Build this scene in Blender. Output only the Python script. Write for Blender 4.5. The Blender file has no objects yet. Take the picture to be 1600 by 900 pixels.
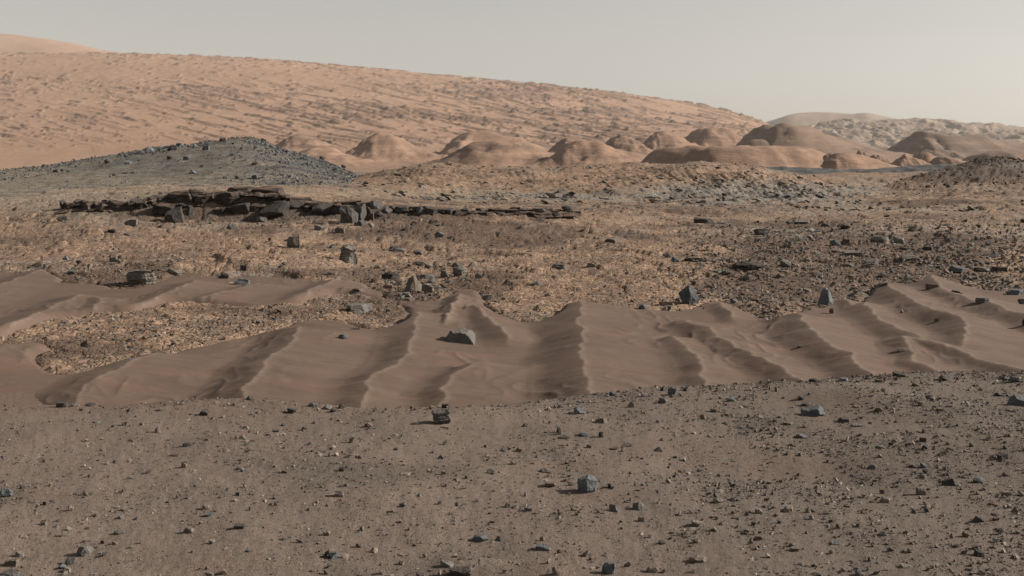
import bpy, bmesh, math, random
import numpy as np
from mathutils import Vector, Matrix

S = bpy.context.scene
COL = S.collection
F, CX, YH, H = 1716.0, 800.0, 250.0, 2.0      # focal length and principal point in photo pixels, eye height in metres

# ------------------------------------------------------------------ camera, world, sun, exposure
cam = bpy.data.cameras.new('camera')
camo = bpy.data.objects.new('camera', cam)
COL.objects.link(camo)
camo.location = (0, 0, H)
camo.rotation_euler = (math.radians(90), 0, 0)
cam.sensor_width = 36.0
cam.lens = 36.0 * F / 1600.0
cam.shift_y = -(450.0 - YH) / 1600.0
cam.clip_start = 0.1
cam.clip_end = 60000
S.camera = camo

SUN_EL, SUN_AZ = 28.0, 85.0                    # azimuth clockwise from +Y: the sun stands to the right
world = bpy.data.worlds.new('World')
S.world = world
world.use_nodes = True
wn, wl = world.node_tree.nodes, world.node_tree.links
wn.clear()
w_out = wn.new('ShaderNodeOutputWorld')
w_bg = wn.new('ShaderNodeBackground')
sky = wn.new('ShaderNodeTexSky')
sky.sky_type = 'NISHITA'
sky.sun_disc = False
sky.sun_elevation = math.radians(SUN_EL)
sky.sun_rotation = math.radians(SUN_AZ)
sky.altitude = 0
sky.air_density = 1.0
sky.dust_density = 1.3
sky.ozone_density = 0.0
w_hs = wn.new('ShaderNodeHueSaturation')
w_hs.inputs['Saturation'].default_value = 0.22
w_tint = wn.new('ShaderNodeMixRGB')
w_tint.blend_type = 'MULTIPLY'
w_tint.inputs[0].default_value = 1.0
w_tint.inputs[2].default_value = (0.99, 0.962, 0.908, 1)
w_bg.inputs['Strength'].default_value = 0.0575
wl.new(sky.outputs[0], w_hs.inputs['Color'])
wl.new(w_hs.outputs[0], w_tint.inputs[1])
wl.new(w_tint.outputs[0], w_bg.inputs['Color'])
wl.new(w_bg.outputs[0], w_out.inputs['Surface'])

sun = bpy.data.lights.new('sun', 'SUN')
sun.energy = 5.0
sun.angle = math.radians(0.5)
sun.color = (1.0, 0.93, 0.84)
suno = bpy.data.objects.new('sun', sun)
COL.objects.link(suno)
_el, _az = math.radians(SUN_EL), math.radians(SUN_AZ)
_d = Vector((math.sin(_az) * math.cos(_el), math.cos(_az) * math.cos(_el), math.sin(_el)))
suno.rotation_euler = _d.to_track_quat('Z', 'Y').to_euler()
suno.location = (20, 0, 20)

S.view_settings.view_transform = 'Standard'
S.view_settings.look = 'None'
S.view_settings.gamma = 1.0
S.view_settings.exposure = 0.766
S.cycles.volume_bounces = 1
S.cycles.max_bounces = 5
S.cycles.use_denoising = True
S.cycles.use_adaptive_sampling = False

# ------------------------------------------------------------------ noise
_rs = np.random.RandomState(7)
_P = np.concatenate([_rs.permutation(4096)] * 2).astype(np.int32)
_GA = _rs.rand(4096) * 2 * np.pi
_GX, _GY = np.cos(_GA).astype(np.float32), np.sin(_GA).astype(np.float32)
_RV = _rs.rand(4096).astype(np.float32)
_g3 = _rs.randn(4096, 3)
_G3 = (_g3 / np.linalg.norm(_g3, axis=1)[:, None]).astype(np.float32)


def perlin(x, y, seed=0):
    x = np.asarray(x, np.float64) + seed * 17.37
    y = np.asarray(y, np.float64) + seed * 9.71
    xi, yi = np.floor(x), np.floor(y)
    xf, yf = (x - xi).astype(np.float32), (y - yi).astype(np.float32)
    xi = xi.astype(np.int64) & 4095
    yi = yi.astype(np.int64) & 4095
    u, v = xf * xf * xf * (xf * (xf * 6 - 15) + 10), yf * yf * yf * (yf * (yf * 6 - 15) + 10)
    x1, y1 = (xi + 1) & 4095, (yi + 1) & 4095
    def g(a, b, dx, dy):
        h = _P[_P[a] + b]
        return _GX[h] * dx + _GY[h] * dy
    a = g(xi, yi, xf, yf)
    b = g(x1, yi, xf - 1, yf)
    c = g(xi, y1, xf, yf - 1)
    d = g(x1, y1, xf - 1, yf - 1)
    return ((a + u * (b - a)) * (1 - v) + (c + u * (d - c)) * v) * 1.5


def fbm(x, y, octaves=4, seed=0, gain=0.5, lac=2.03, ridged=False):
    s, amp, tot = 0.0, 1.0, 0.0
    for k in range(octaves):
        n = perlin(x, y, seed + k * 3)
        if ridged:
            n = 1 - 2 * np.abs(n)
        s = s + amp * n
        tot += amp
        amp *= gain
        x, y = x * lac, y * lac
    return s / tot


def perlin3(p, seed=0):
    p = np.asarray(p, np.float64) + seed * np.array([13.1, 7.7, 3.3])
    i = np.floor(p)
    f = (p - i).astype(np.float32)
    i = i.astype(np.int64) & 4095
    w = f * f * (3 - 2 * f)
    r = 0
    for dx in (0, 1):
        for dy in (0, 1):
            for dz in (0, 1):
                h = _P[_P[_P[(i[:, 0] + dx) & 4095] + ((i[:, 1] + dy) & 4095)] + ((i[:, 2] + dz) & 4095)]
                g = _G3[h]
                d = g[:, 0] * (f[:, 0] - dx) + g[:, 1] * (f[:, 1] - dy) + g[:, 2] * (f[:, 2] - dz)
                r = r + d * (w[:, 0] if dx else 1 - w[:, 0]) * (w[:, 1] if dy else 1 - w[:, 1]) * (w[:, 2] if dz else 1 - w[:, 2])
    return r * 1.5


def voronoi(x, y, seed=0):
    """nearest cell: (random value, second random, offset to the cell point x, y, F2 - F1)"""
    x = np.asarray(x, np.float64) + seed * 31.7
    y = np.asarray(y, np.float64) + seed * 5.3
    xi, yi = np.floor(x).astype(np.int64), np.floor(y).astype(np.int64)
    f1 = np.full(x.shape, 9.0, np.float32)
    f2 = np.full(x.shape, 9.0, np.float32)
    hid = np.zeros(x.shape, np.int32)
    ox = np.zeros(x.shape, np.float32)
    oy = np.zeros(x.shape, np.float32)
    for dx in (-1, 0, 1):
        for dy in (-1, 0, 1):
            h = _P[_P[(xi + dx) & 4095] + ((yi + dy) & 4095)]
            px = xi + dx + _RV[h]
            py = yi + dy + _RV[(h * 7 + 11) & 4095]
            ddx, ddy = (x - px).astype(np.float32), (y - py).astype(np.float32)
            d = np.sqrt(ddx * ddx + ddy * ddy)
            n = d < f1
            f2 = np.where(n, f1, np.minimum(f2, d))
            hid = np.where(n, h, hid)
            ox = np.where(n, ddx, ox)
            oy = np.where(n, ddy, oy)
            f1 = np.where(n, d, f1)
    return _RV[hid], _RV[(hid * 13 + 5) & 4095], ox, oy, f2 - f1


def sstep(a, b, x):
    t = np.clip((x - a) / (b - a), 0, 1)
    return t * t * (3 - 2 * t)


# ------------------------------------------------------------------ helpers
def px_of(X, Y):
    return CX + F * X / Y


def tab(pts, xs, smooth=10):
    a = np.array(pts, float)
    v = np.interp(xs, a[:, 0], a[:, 1])
    if smooth:
        k = np.ones(smooth) / smooth
        v = np.convolve(np.pad(v, smooth, mode='edge'), k, 'same')[smooth:-smooth]
        v = np.convolve(np.pad(v, smooth, mode='edge'), k, 'same')[smooth:-smooth]
    return v


TX = np.arange(-700, 2301, 5.0)


class Loft:
    """A height field lofted through cross-sections at given distances; each cross-section is a row profile."""
    def __init__(self, sections, smooth=8):
        # sections: (distance, [(azimuth column, row)]) or (distance, height)
        self.Y = np.array([s[0] for s in sections], float)
        T = []
        for Y, p in sections:
            if isinstance(p, (int, float)):
                T.append(np.full(TX.shape, float(p)))
            else:
                T.append(H - (tab(p, TX, smooth) - YH) * Y / F)
        self.T = np.array(T)
        n = len(self.Y)
        self.M = np.zeros_like(self.T)
        d = np.diff(self.T, axis=0) / np.diff(self.Y)[:, None]
        for k in range(1, n - 1):       # monotone tangents
            a, b = d[k - 1], d[k]
            ha, hb = self.Y[k] - self.Y[k - 1], self.Y[k + 1] - self.Y[k]
            w1, w2 = 2 * hb + ha, hb + 2 * ha
            with np.errstate(divide='ignore', invalid='ignore'):
                m = (w1 + w2) / (w1 / a + w2 / b)
            self.M[k] = np.where(a * b > 0, np.nan_to_num(m), 0)
        self.M[0], self.M[-1] = d[0], d[-1]

    def __call__(self, X, Y):
        px = np.clip((px_of(X, Y) - TX[0]) / 5.0, 0, len(TX) - 1.001)
        i = px.astype(int)
        f = px - i
        Yc = np.clip(Y, self.Y[0], self.Y[-1])
        k = np.clip(np.searchsorted(self.Y, Yc, side='right') - 1, 0, len(self.Y) - 2)
        h = self.Y[k + 1] - self.Y[k]
        t = (Yc - self.Y[k]) / h
        def at(A, kk):
            return A[kk, i] * (1 - f) + A[kk, i + 1] * f
        t2, t3 = t * t, t * t * t
        return ((2 * t3 - 3 * t2 + 1) * at(self.T, k) + (t3 - 2 * t2 + t) * h * at(self.M, k)
                + (-2 * t3 + 3 * t2) * at(self.T, k + 1) + (t3 - t2) * h * at(self.M, k + 1))


def link(name, me, mat=None, parent=None):
    o = bpy.data.objects.new(name, me)
    COL.objects.link(o)
    if mat is not None:
        if len(me.materials) == 0:
            me.materials.append(mat)
    if parent is not None:
        o.parent = parent
    return o


def mesh_np(name, V, faces_flat, per, mat, smooth=True, attrs=None):
    """V: (n,3); faces_flat: flat vertex indices of faces with `per` corners each."""
    me = bpy.data.meshes.new(name)
    nf = len(faces_flat) // per
    me.vertices.add(len(V))
    me.vertices.foreach_set('co', np.ascontiguousarray(V, np.float32).ravel())
    me.loops.add(len(faces_flat))
    me.loops.foreach_set('vertex_index', np.ascontiguousarray(faces_flat, np.int32))
    me.polygons.add(nf)
    me.polygons.foreach_set('loop_start', np.arange(0, nf * per, per, dtype=np.int32))
    me.polygons.foreach_set('use_smooth', np.full(nf, smooth, bool))
    me.update(calc_edges=True)
    for k, a in (attrs or {}).items():
        a = np.asarray(a, np.float32)
        if a.ndim == 1:
            at = me.attributes.new(k, 'FLOAT', 'POINT')
            at.data.foreach_set('value', a)
        else:
            at = me.attributes.new(k, 'FLOAT_COLOR', 'POINT')
            at.data.foreach_set('color', np.concatenate([a, np.ones((len(a), 1), np.float32)], 1).ravel())
    if mat:
        me.materials.append(mat)
    return link(name, me)


def grid_object(name, X, Y, Z, mat, attrs=None, smooth=True):
    n, m = X.shape
    idx = np.arange(n * m).reshape(n, m)
    q = np.stack([idx[:-1, :-1], idx[:-1, 1:], idx[1:, 1:], idx[1:, :-1]], -1).reshape(-1)
    V = np.stack([X.ravel(), Y.ravel(), Z.ravel()], 1)
    return mesh_np(name, V, q, 4, mat, smooth, {k: v.reshape(-1) for k, v in (attrs or {}).items()})


def fan(Yrows, pxa=-160, pxb=1760, cols=900):
    # columns are dense where the photograph looks, coarse further to the sides
    cl = np.linspace(pxa, pxb, cols)
    if pxa < -60:
        cl = np.concatenate([np.linspace(-700, -60, 36)[:-1], cl[cl >= -60]])
    if pxb > 1660:
        cl = np.concatenate([cl[cl <= 1660], np.linspace(1660, 2300, 36)[1:]])
    u = (cl - CX) / F
    cols = len(u)
    Y = np.repeat(np.asarray(Yrows)[:, None], cols, 1)
    return u[None, :] * Y, Y


def inv_rows(a, b, n):
    return 1.0 / np.linspace(1.0 / a, 1.0 / b, n)


def structure(o, label=None, cat=None, group=None):
    o['kind'] = 'structure'
    if label:
        o['label'] = label
    if cat:
        o['category'] = cat
    if group:
        o['group'] = group
    return o


def stuff(o, label, cat):
    o['kind'] = 'stuff'
    o['label'] = label
    o['category'] = cat
    return o


# ------------------------------------------------------------------ materials
ALB = 0.63        # overall reflectance of this dark basaltic ground


class Mat:
    def __init__(self, name, rough=0.95):
        self.m = bpy.data.materials.new(name)
        self.m.use_nodes = True
        self.t = self.m.node_tree
        self.n = self.t.nodes
        self.bsdf = self.n['Principled BSDF']
        self.bsdf.inputs['Roughness'].default_value = rough
        self.bsdf.inputs['Specular IOR Level'].default_value = 0.15
        self.geo = self.n.new('ShaderNodeNewGeometry')
        self.obj = self.n.new('ShaderNodeTexCoord')
        self.h = None

    def l(self, a, b):
        self.t.links.new(a, b)

    def pos(self, scale=(1, 1, 1), rot=(0, 0, 0), obj=False):
        mp = self.n.new('ShaderNodeMapping')
        mp.inputs['Scale'].default_value = scale
        mp.inputs['Rotation'].default_value = rot
        self.l(self.obj.outputs['Object'] if obj else self.geo.outputs['Position'], mp.inputs['Vector'])
        return mp.outputs[0]

    def noise(self, scale, detail=4, rough=0.6, vec=None, dist=0.0):
        k = self.n.new('ShaderNodeTexNoise')
        k.inputs['Scale'].default_value = scale
        k.inputs['Detail'].default_value = detail
        k.inputs['Roughness'].default_value = rough
        k.inputs['Distortion'].default_value = dist
        self.l(vec if vec is not None else self.geo.outputs['Position'], k.inputs['Vector'])
        return k.outputs['Fac']

    def vor(self, scale, vec=None, feature='F1', out='Distance'):
        k = self.n.new('ShaderNodeTexVoronoi')
        k.feature = feature
        k.inputs['Scale'].default_value = scale
        self.l(vec if vec is not None else self.geo.outputs['Position'], k.inputs['Vector'])
        return k.outputs[out]

    def ramp(self, fac, stops):
        r = self.n.new('ShaderNodeValToRGB')
        e = r.color_ramp.elements
        while len(e) < len(stops):
            e.new(0.5)
        for s, (p, c) in zip(e, stops):
            s.position = p
            s.color = (c, c, c, 1) if isinstance(c, (int, float)) else (*c, 1)
        self.l(fac, r.inputs[0])
        return r.outputs[0]

    def mix(self, fac, a, b, mode='MIX'):
        m = self.n.new('ShaderNodeMixRGB')
        m.blend_type = mode
        for s, v in zip(m.inputs, (fac, a, b)):
            if isinstance(v, (int, float)):
                s.default_value = v if s.type == 'VALUE' else (v, v, v, 1)
            elif isinstance(v, tuple):
                s.default_value = (*v, 1)
            else:
                self.l(v, s)
        return m.outputs[0]

    def math(self, op, a, b=0.0):
        m = self.n.new('ShaderNodeMath')
        m.operation = op
        for s, v in zip(m.inputs, (a, b)):
            if isinstance(v, (int, float)):
                s.default_value = v
            else:
                self.l(v, s)
        return m.outputs[0]

    def attr(self, name, color=False):
        a = self.n.new('ShaderNodeAttribute')
        a.attribute_name = name
        return a.outputs['Color' if color else 'Fac']

    def objrand(self):
        return self.n.new('ShaderNodeObjectInfo').outputs['Random']

    def upness(self):
        s = self.n.new('ShaderNodeSeparateXYZ')
        self.l(self.geo.outputs['True Normal'], s.inputs[0])
        return s.outputs['Z']

    def bump(self, height, dist, strength=1.0):
        b = self.n.new('ShaderNodeBump')
        b.inputs['Strength'].default_value = strength
        b.inputs['Distance'].default_value = dist
        self.l(height, b.inputs['Height'])
        if self.h is not None:
            self.l(self.h, b.inputs['Normal'])
        self.h = b.outputs[0]
        self.l(self.h, self.bsdf.inputs['Normal'])

    def color(self, c):
        if isinstance(c, tuple):
            self.bsdf.inputs['Base Color'].default_value = (*c, 1)
        else:
            self.l(self.mix(1.0, c, ALB, 'MULTIPLY'), self.bsdf.inputs['Base Color'])
        return self.m


def srgb(r, g, b, k=1.0):
    f = lambda c: ((c / 255 + 0.055) / 1.055) ** 2.4 if c > 10.31 else c / 255 / 12.92
    return (f(r) * k, f(g) * k, f(b) * k)


def mat_gravel():
    m = Mat('gravel_soil')
    n1 = m.noise(0.55, 4, 0.6)
    base = m.mix(m.ramp(n1, [(0.35, 0.0), (0.65, 1.0)]), (0.225, 0.173, 0.139), (0.270, 0.206, 0.163))
    c = m.mix(m.attr('sand'), base, (0.225, 0.158, 0.117))
    # grains: fine light and dark specks of grit
    g1 = m.noise(170, 2, 0.7)
    c = m.mix(m.ramp(g1, [(0.36, 0.6), (0.5, 0.0)]), c, (0.070, 0.055, 0.046))
    g2 = m.noise(120, 2, 0.7, m.pos((1, 1.0, 1), (0, 0, 0.6)))
    gm = m.math('MULTIPLY', m.ramp(g2, [(0.60, 0.0), (0.70, 0.75)]), m.math('SUBTRACT', 1.0, m.attr('sand')))
    c = m.mix(gm, c, (0.27, 0.225, 0.185))
    g3 = m.noise(32, 3, 0.65)
    c = m.mix(m.ramp(g3, [(0.38, 0.4), (0.5, 0.0)]), c, (0.085, 0.07, 0.060))
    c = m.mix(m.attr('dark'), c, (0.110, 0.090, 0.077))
    m.bump(m.noise(10, 5, 0.6), 0.02, 0.6)
    m.bump(m.noise(90, 3, 0.7), 0.008, 0.9)
    return m.color(c)


def mat_sand():
    m = Mat('dune_sand', 0.9)
    n1 = m.noise(0.8, 3, 0.5, m.pos((1, 0.6, 1)))
    c = m.mix(m.ramp(n1, [(0.38, 0.0), (0.62, 1.0)]), (0.158, 0.108, 0.081), (0.186, 0.128, 0.096))
    # reddish dust lying in bands across the gentle flanks
    n2 = m.noise(1.5, 3, 0.55, m.pos((0.45, 1.6, 1)), 0.6)
    c = m.mix(m.ramp(n2, [(0.50, 0.0), (0.68, 0.75)]), c, (0.215, 0.132, 0.099))
    # highlight painted along the crests, mostly down their sunlit right side
    c = m.mix(m.attr('crest'), c, (0.27, 0.205, 0.160))
    c = m.mix(m.attr('lee'), c, (0.128, 0.089, 0.065))  # steep left flank tinted darker, shade put into the colour
    n3 = m.noise(1.6, 4, 0.55, m.pos((0.5, 3.2, 1)), 1.0)
    c = m.mix(m.ramp(n3, [(0.36, 0.30), (0.56, 0.0)]), c, (0.135, 0.093, 0.068))
    g = m.noise(120, 2, 0.7)
    c = m.mix(m.ramp(g, [(0.35, 0.25), (0.5, 0.0)]), c, (0.08, 0.06, 0.048))
    w = m.noise(4.2, 2, 0.5, m.pos((0.8, 4.5, 1)), 1.2)
    m.bump(m.ramp(w, [(0.36, 0.0), (0.64, 1.0)]), 0.012, 0.35)
    m.bump(m.noise(9, 3, 0.5, m.pos((0.5, 1.6, 1))), 0.006, 0.35)
    m.bump(g, 0.003, 0.4)
    return m.color(c)


def mat_bedrock():
    m = Mat('bedrock')
    rock = m.attr('tone')
    n1 = m.noise(0.7, 6, 0.66)
    tan = m.mix(m.ramp(n1, [(0.38, 0.0), (0.60, 1.0)]), (0.295, 0.197, 0.138), (0.415, 0.277, 0.188))
    grey = m.mix(m.noise(1.8, 4, 0.6), (0.235, 0.217, 0.192), (0.365, 0.336, 0.296))
    soil = m.mix(m.noise(0.5, 3), (0.140, 0.094, 0.068), (0.185, 0.122, 0.088))
    brk = m.noise(3.2, 6, 0.72)
    t2 = m.math('ADD', rock, m.math('MULTIPLY', m.math('SUBTRACT', brk, 0.5), 1.5))
    c = m.mix(m.ramp(t2, [(0.34, 0.0), (0.80, 0.9)]), tan, grey)
    s2 = m.math('ADD', m.attr('soil'), m.math('MULTIPLY', m.math('SUBTRACT', m.noise(5.0, 5, 0.7), 0.5), 1.1))
    c = m.mix(m.ramp(s2, [(0.36, 0.0), (0.70, 0.9)]), c, soil)
    n2 = m.noise(9.0, 6, 0.75, m.pos((1, 0.7, 1), (0, 0, 0.5)))
    c = m.mix(m.ramp(n2, [(0.30, 0.5), (0.43, 0.0)]), c, (0.085, 0.066, 0.053))
    c = m.mix(m.ramp(n2, [(0.56, 0.0), (0.72, 0.40)]), c, (0.44, 0.315, 0.20))
    wv = m.n.new('ShaderNodeVectorMath')
    wv.operation = 'ADD'
    nz = m.n.new('ShaderNodeTexNoise')
    nz.inputs['Scale'].default_value = 2.5
    nz.inputs['Detail'].default_value = 3
    m.l(m.geo.outputs['Position'], nz.inputs['Vector'])
    sc = m.n.new('ShaderNodeVectorMath')
    sc.operation = 'SCALE'
    sc.inputs['Scale'].default_value = 0.35
    m.l(nz.outputs['Color'], sc.inputs[0])
    m.l(m.geo.outputs['Position'], wv.inputs[0])
    m.l(sc.outputs[0], wv.inputs[1])
    cell = m.vor(6.5, wv.outputs[0], 'F1', 'Color')
    edge = m.vor(6.5, wv.outputs[0], 'DISTANCE_TO_EDGE', 'Distance')
    soft = m.math('SUBTRACT', 1.0, m.math('MULTIPLY', m.attr('soil'), 0.8))
    bw = m.n.new('ShaderNodeRGBToBW')
    m.l(cell, bw.inputs[0])
    c = m.mix(soft, c, m.mix(1.0, c, m.ramp(bw.outputs[0], [(0.25, 0.70), (0.8, 1.22)]), 'MULTIPLY'))
    c = m.mix(m.math('MULTIPLY', m.math('MULTIPLY', m.ramp(edge, [(0.0, 0.55), (0.06, 0.0)]), soft), m.ramp(m.noise(1.3, 4, 0.6), [(0.42, 0.15), (0.60, 1.0)])), c, (0.075, 0.058, 0.047))
    m.bump(m.math('MULTIPLY', m.ramp(edge, [(0.0, 0.0), (0.12, 1.0)]), bw.outputs[0]), 0.07, 0.8)
    c = m.mix(m.attr('pale'), c, m.mix(n1, (0.30, 0.245, 0.185), (0.43, 0.345, 0.25)))
    c = m.mix(m.attr('streak'), c, (0.10, 0.094, 0.088))
    c = m.mix(m.attr('dark'), c, (0.075, 0.066, 0.060))
    m.bump(m.noise(2.2, 7, 0.7, m.pos((1, 0.8, 1), (0, 0, -0.5))), 0.16, 0.6)
    m.bump(m.noise(11, 5, 0.75), 0.025, 0.7)
    return m.color(c)


def mat_blue_hill():
    m = Mat('grey_rubble_slope')
    n1 = m.noise(0.10, 5, 0.6, m.pos((1, 2.2, 2)))
    c = m.mix(m.ramp(n1, [(0.36, 0.0), (0.62, 1.0)]), (0.215, 0.200, 0.178), (0.310, 0.262, 0.208))
    c = m.mix(m.attr('tone'), c, (0.385, 0.320, 0.245))
    b = m.noise(0.9, 6, 0.75, m.pos((0.6, 2.0, 2.0)))
    c = m.mix(m.ramp(b, [(0.40, 0.5), (0.54, 0.0)]), c, (0.088, 0.088, 0.088))
    d = m.noise(2.4, 5, 0.75)
    c = m.mix(m.ramp(d, [(0.34, 0.8), (0.46, 0.0)]), c, (0.050, 0.048, 0.047))
    c = m.mix(m.attr('dark'), c, (0.092, 0.098, 0.105))
    m.bump(m.noise(0.8, 7, 0.75), 0.9, 0.75)
    m.bump(m.noise(5, 4, 0.75), 0.15, 0.8)
    return m.color(c)


def mat_dark_sand():
    m = Mat('dark_sand')
    c = m.mix(m.ramp(m.noise(0.35, 5, 0.7, m.pos((1, 0.5, 1))), [(0.35, 0.0), (0.65, 1.0)]), (0.055, 0.057, 0.062), (0.165, 0.150, 0.140))
    m.bump(m.noise(0.6, 5, 0.7), 0.8, 0.6)
    return m.color(c)


def mat_mountain(name, lo, hi, out, scale=0.004, bump=8.0, grey=(0.20, 0.165, 0.135)):
    m = Mat(name)
    n1 = m.noise(scale, 5, 0.6, m.pos((1, 1.0, 3)))
    c = m.mix(m.ramp(n1, [(0.36, 0.0), (0.62, 1.0)]), lo, hi)
    c = m.mix(m.attr('out'), c, out)
    c = m.mix(m.attr('grey'), c, grey)
    if 'butte' in name:
        ly = m.noise(1.0, 3, 0.6, m.pos((0.004, 0.004, 0.17)))
        c = m.mix(m.ramp(ly, [(0.38, 0.30), (0.52, 0.0)]), c, tuple(v * 0.62 for v in lo))
        c = m.mix(m.ramp(ly, [(0.56, 0.0), (0.66, 0.3)]), c, tuple(v * 1.25 for v in hi))
        m.bump(ly, 2.0, 0.35)
    n2 = m.noise(scale * 12, 5, 0.7, m.pos((1, 1.6, 4)))
    c = m.mix(m.ramp(n2, [(0.34, 0.35), (0.48, 0.0)]), c, tuple(v * 0.62 for v in lo))
    m.bump(m.noise(scale * 7, 6, 0.68, m.pos((1, 1.4, 4))), bump, 0.55)
    return m.color(c)


def mat_rock(name, a, b, dust=(0.22, 0.155, 0.115), dusty=0.35, strata=False, bump=0.012, obj_scale=14.0):
    m = Mat(name, 0.85)
    n1 = m.noise(obj_scale * 0.5, 5, 0.65)
    c = m.mix(m.ramp(n1, [(0.36, 0.0), (0.64, 1.0)]), a, b)
    r = m.math('ADD', 0.78, m.math('MULTIPLY', m.objrand(), 0.44))
    c = m.mix(1.0, c, r, 'MULTIPLY')
    n2 = m.noise(obj_scale * 4, 4, 0.7)
    c = m.mix(m.ramp(n2, [(0.34, 0.55), (0.48, 0.0)]), c, tuple(v * 0.4 for v in a))
    up = m.math('MULTIPLY', m.ramp(m.upness(), [(0.72, 0.0), (0.97, 1.0)]), m.ramp(m.noise(obj_scale, 4), [(0.4, 0.0), (0.6, dusty)]))
    c = m.mix(up, c, dust)
    if strata:
        l = m.noise(obj_scale * 0.6, 4, 0.6, m.pos((0.5, 0.5, 6.0), (0.2, 0.25, 0)))
        c = m.mix(m.ramp(l, [(0.40, 0.75), (0.5, 0.0)]), c, tuple(v * 0.35 for v in a))
        m.bump(l, bump * 2.5, 0.9)
    m.bump(n1, bump * 2, 0.8)
    m.bump(n2, bump * 0.9, 0.9)
    return m.color(c)


def mat_pebbles(name, bump=0.004):
    m = Mat(name, 0.9)
    c = m.attr('col', True)
    n = m.noise(60, 3, 0.6)
    c = m.mix(m.ramp(n, [(0.35, 0.3), (0.55, 0.0)]), c, (0.06, 0.05, 0.043))
    return m.color(c)


M_GRAVEL, M_SAND, M_BED = mat_gravel(), mat_sand(), mat_bedrock()
M_HILL, M_DARKSAND = mat_blue_hill(), mat_dark_sand()
M_MOUNT = mat_mountain('mountain_dust', (0.375, 0.228, 0.150), (0.430, 0.266, 0.178), (0.150, 0.092, 0.066), 0.0025, 6.0)
M_BUTTE = mat_mountain('butte_rock', (0.335, 0.210, 0.145), (0.400, 0.254, 0.175), (0.190, 0.122, 0.090), 0.012, 3.5)
M_FAR = mat_mountain('badlands_rock', (0.27, 0.195, 0.145), (0.36, 0.270, 0.205), (0.14, 0.10, 0.078), 0.004, 14.0)
M_PLAIN = mat_mountain('valley_floor_dust', (0.205, 0.150, 0.115), (0.262, 0.188, 0.140), (0.15, 0.10, 0.08), 0.004, 3.0)

ROCK = {
    'g': mat_rock('grey_rock', (0.140, 0.128, 0.116), (0.215, 0.197, 0.180)),
    'b': mat_rock('blue_grey_rock', (0.118, 0.125, 0.130), (0.180, 0.191, 0.198), dusty=0.25),
    'd': mat_rock('dark_rock', (0.060, 0.052, 0.047), (0.105, 0.092, 0.083), dusty=0.3),
    't': mat_rock('tan_rock', (0.185, 0.150, 0.122), (0.260, 0.212, 0.172)),
    'r': mat_rock('brown_rock', (0.145, 0.103, 0.080), (0.205, 0.150, 0.118)),
    'l': mat_rock('layered_grey_rock', (0.170, 0.148, 0.125), (0.255, 0.228, 0.195), strata=True, obj_scale=9.0),
    'm': mat_rock('shaded_grey_rock', (0.085, 0.078, 0.072), (0.145, 0.133, 0.122)),  # grey darkened in colour for ledge blocks whose fronts lie in shade
    'L': mat_rock('layered_dark_rock', (0.070, 0.055, 0.046), (0.135, 0.108, 0.090), dust=(0.245, 0.145, 0.095), dusty=0.8, strata=True, bump=0.03, obj_scale=3.5),
}
M_PEB = mat_pebbles('loose_stone')

# ------------------------------------------------------------------ terrain functions
def row_to_world(px, py, z):
    Y = F * (H - z) / (py - YH)
    return (px - CX) * Y / F, Y


CREST_ROW = tab([(-300, 640), (0, 638), (150, 634), (250, 630), (330, 625), (400, 626), (470, 632), (540, 637), (640, 638), (760, 635),
                 (830, 627), (900, 617), (1000, 608), (1100, 606), (1180, 605), (1250, 597), (1330, 590), (1420, 584), (1500, 581),
                 (1600, 580), (1900, 575)], TX, 8)


def fg_z(X, Y):
    """the gravel plain near the camera, which breaks off along a crest above the dune trough"""
    px = px_of(X, Y)
    yc = F * H / (np.interp(px, TX, CREST_ROW) - YH) + 0.12 * fbm(X * 1.3, X * 0 + 2.2, 4, 7)
    z = 0.060 * fbm(X * 0.7, Y * 0.7, 3, 1) + 0.012 * fbm(X * 3, Y * 3, 3, 2)
    z = z + fg_hollow(X, Y)
    t = np.clip((Y - yc) / 0.35, 0, None)
    z = z * sstep(1.6, -0.6, t) + 0.012 * sstep(-3, 0, t) * 0
    return z - 0.75 * (1 - np.exp(-t * t * 0.28))


def fg_hollow(X, Y):
    # shallow hollow on the right with a drifted lip beyond it
    hx, hy = row_to_world(1240, 715, 0)
    r = ((X - hx) / 1.1) ** 2 + ((Y - hy) / 0.55) ** 2
    lx, ly = row_to_world(1330, 625, 0)
    r2 = ((X - lx) / 0.45) ** 2 + ((Y - ly) / 0.35) ** 2
    return -0.13 * np.exp(-r) + 0.06 * np.exp(-r2)


def fg_sand(X, Y):
    s = np.zeros_like(X)
    for px, py, rx, ry, k in ((1230, 712, 0.62, 0.22, 0.9), (1380, 655, 0.5, 0.25, 0.8), (1320, 628, 0.35, 0.3, 0.9), (875, 722, 0.35, 0.18, 0.75),
                              (1100, 695, 0.5, 0.18, 0.5), (60, 775, 0.28, 0.12, 0.7), (330, 640, 0.5, 0.25, 0.6), (960, 775, 0.4, 0.1, 0.6),
                              (330, 880, 0.3, 0.1, 0.45), (820, 885, 0.25, 0.08, 0.7), (1540, 750, 0.3, 0.1, 0.6), (690, 740, 0.25, 0.1, 0.5),
                              (20, 628, 1.2, 0.35, 0.9), (1560, 690, 0.4, 0.15, 0.5)):
        x0, y0 = row_to_world(px, py, 0)
        s = np.maximum(s, k * np.exp(-((X - x0) / rx) ** 2 - ((Y - y0) / ry) ** 2))
    s = s + 0.35 * fbm(X * 1.6, Y * 1.6, 4, 5) * (0.3 + s) + 0.18 * sstep(0.15, 0.5, fbm(X * 0.9, Y * 0.9, 3, 6))
    return np.clip(s, 0, 1)


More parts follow.
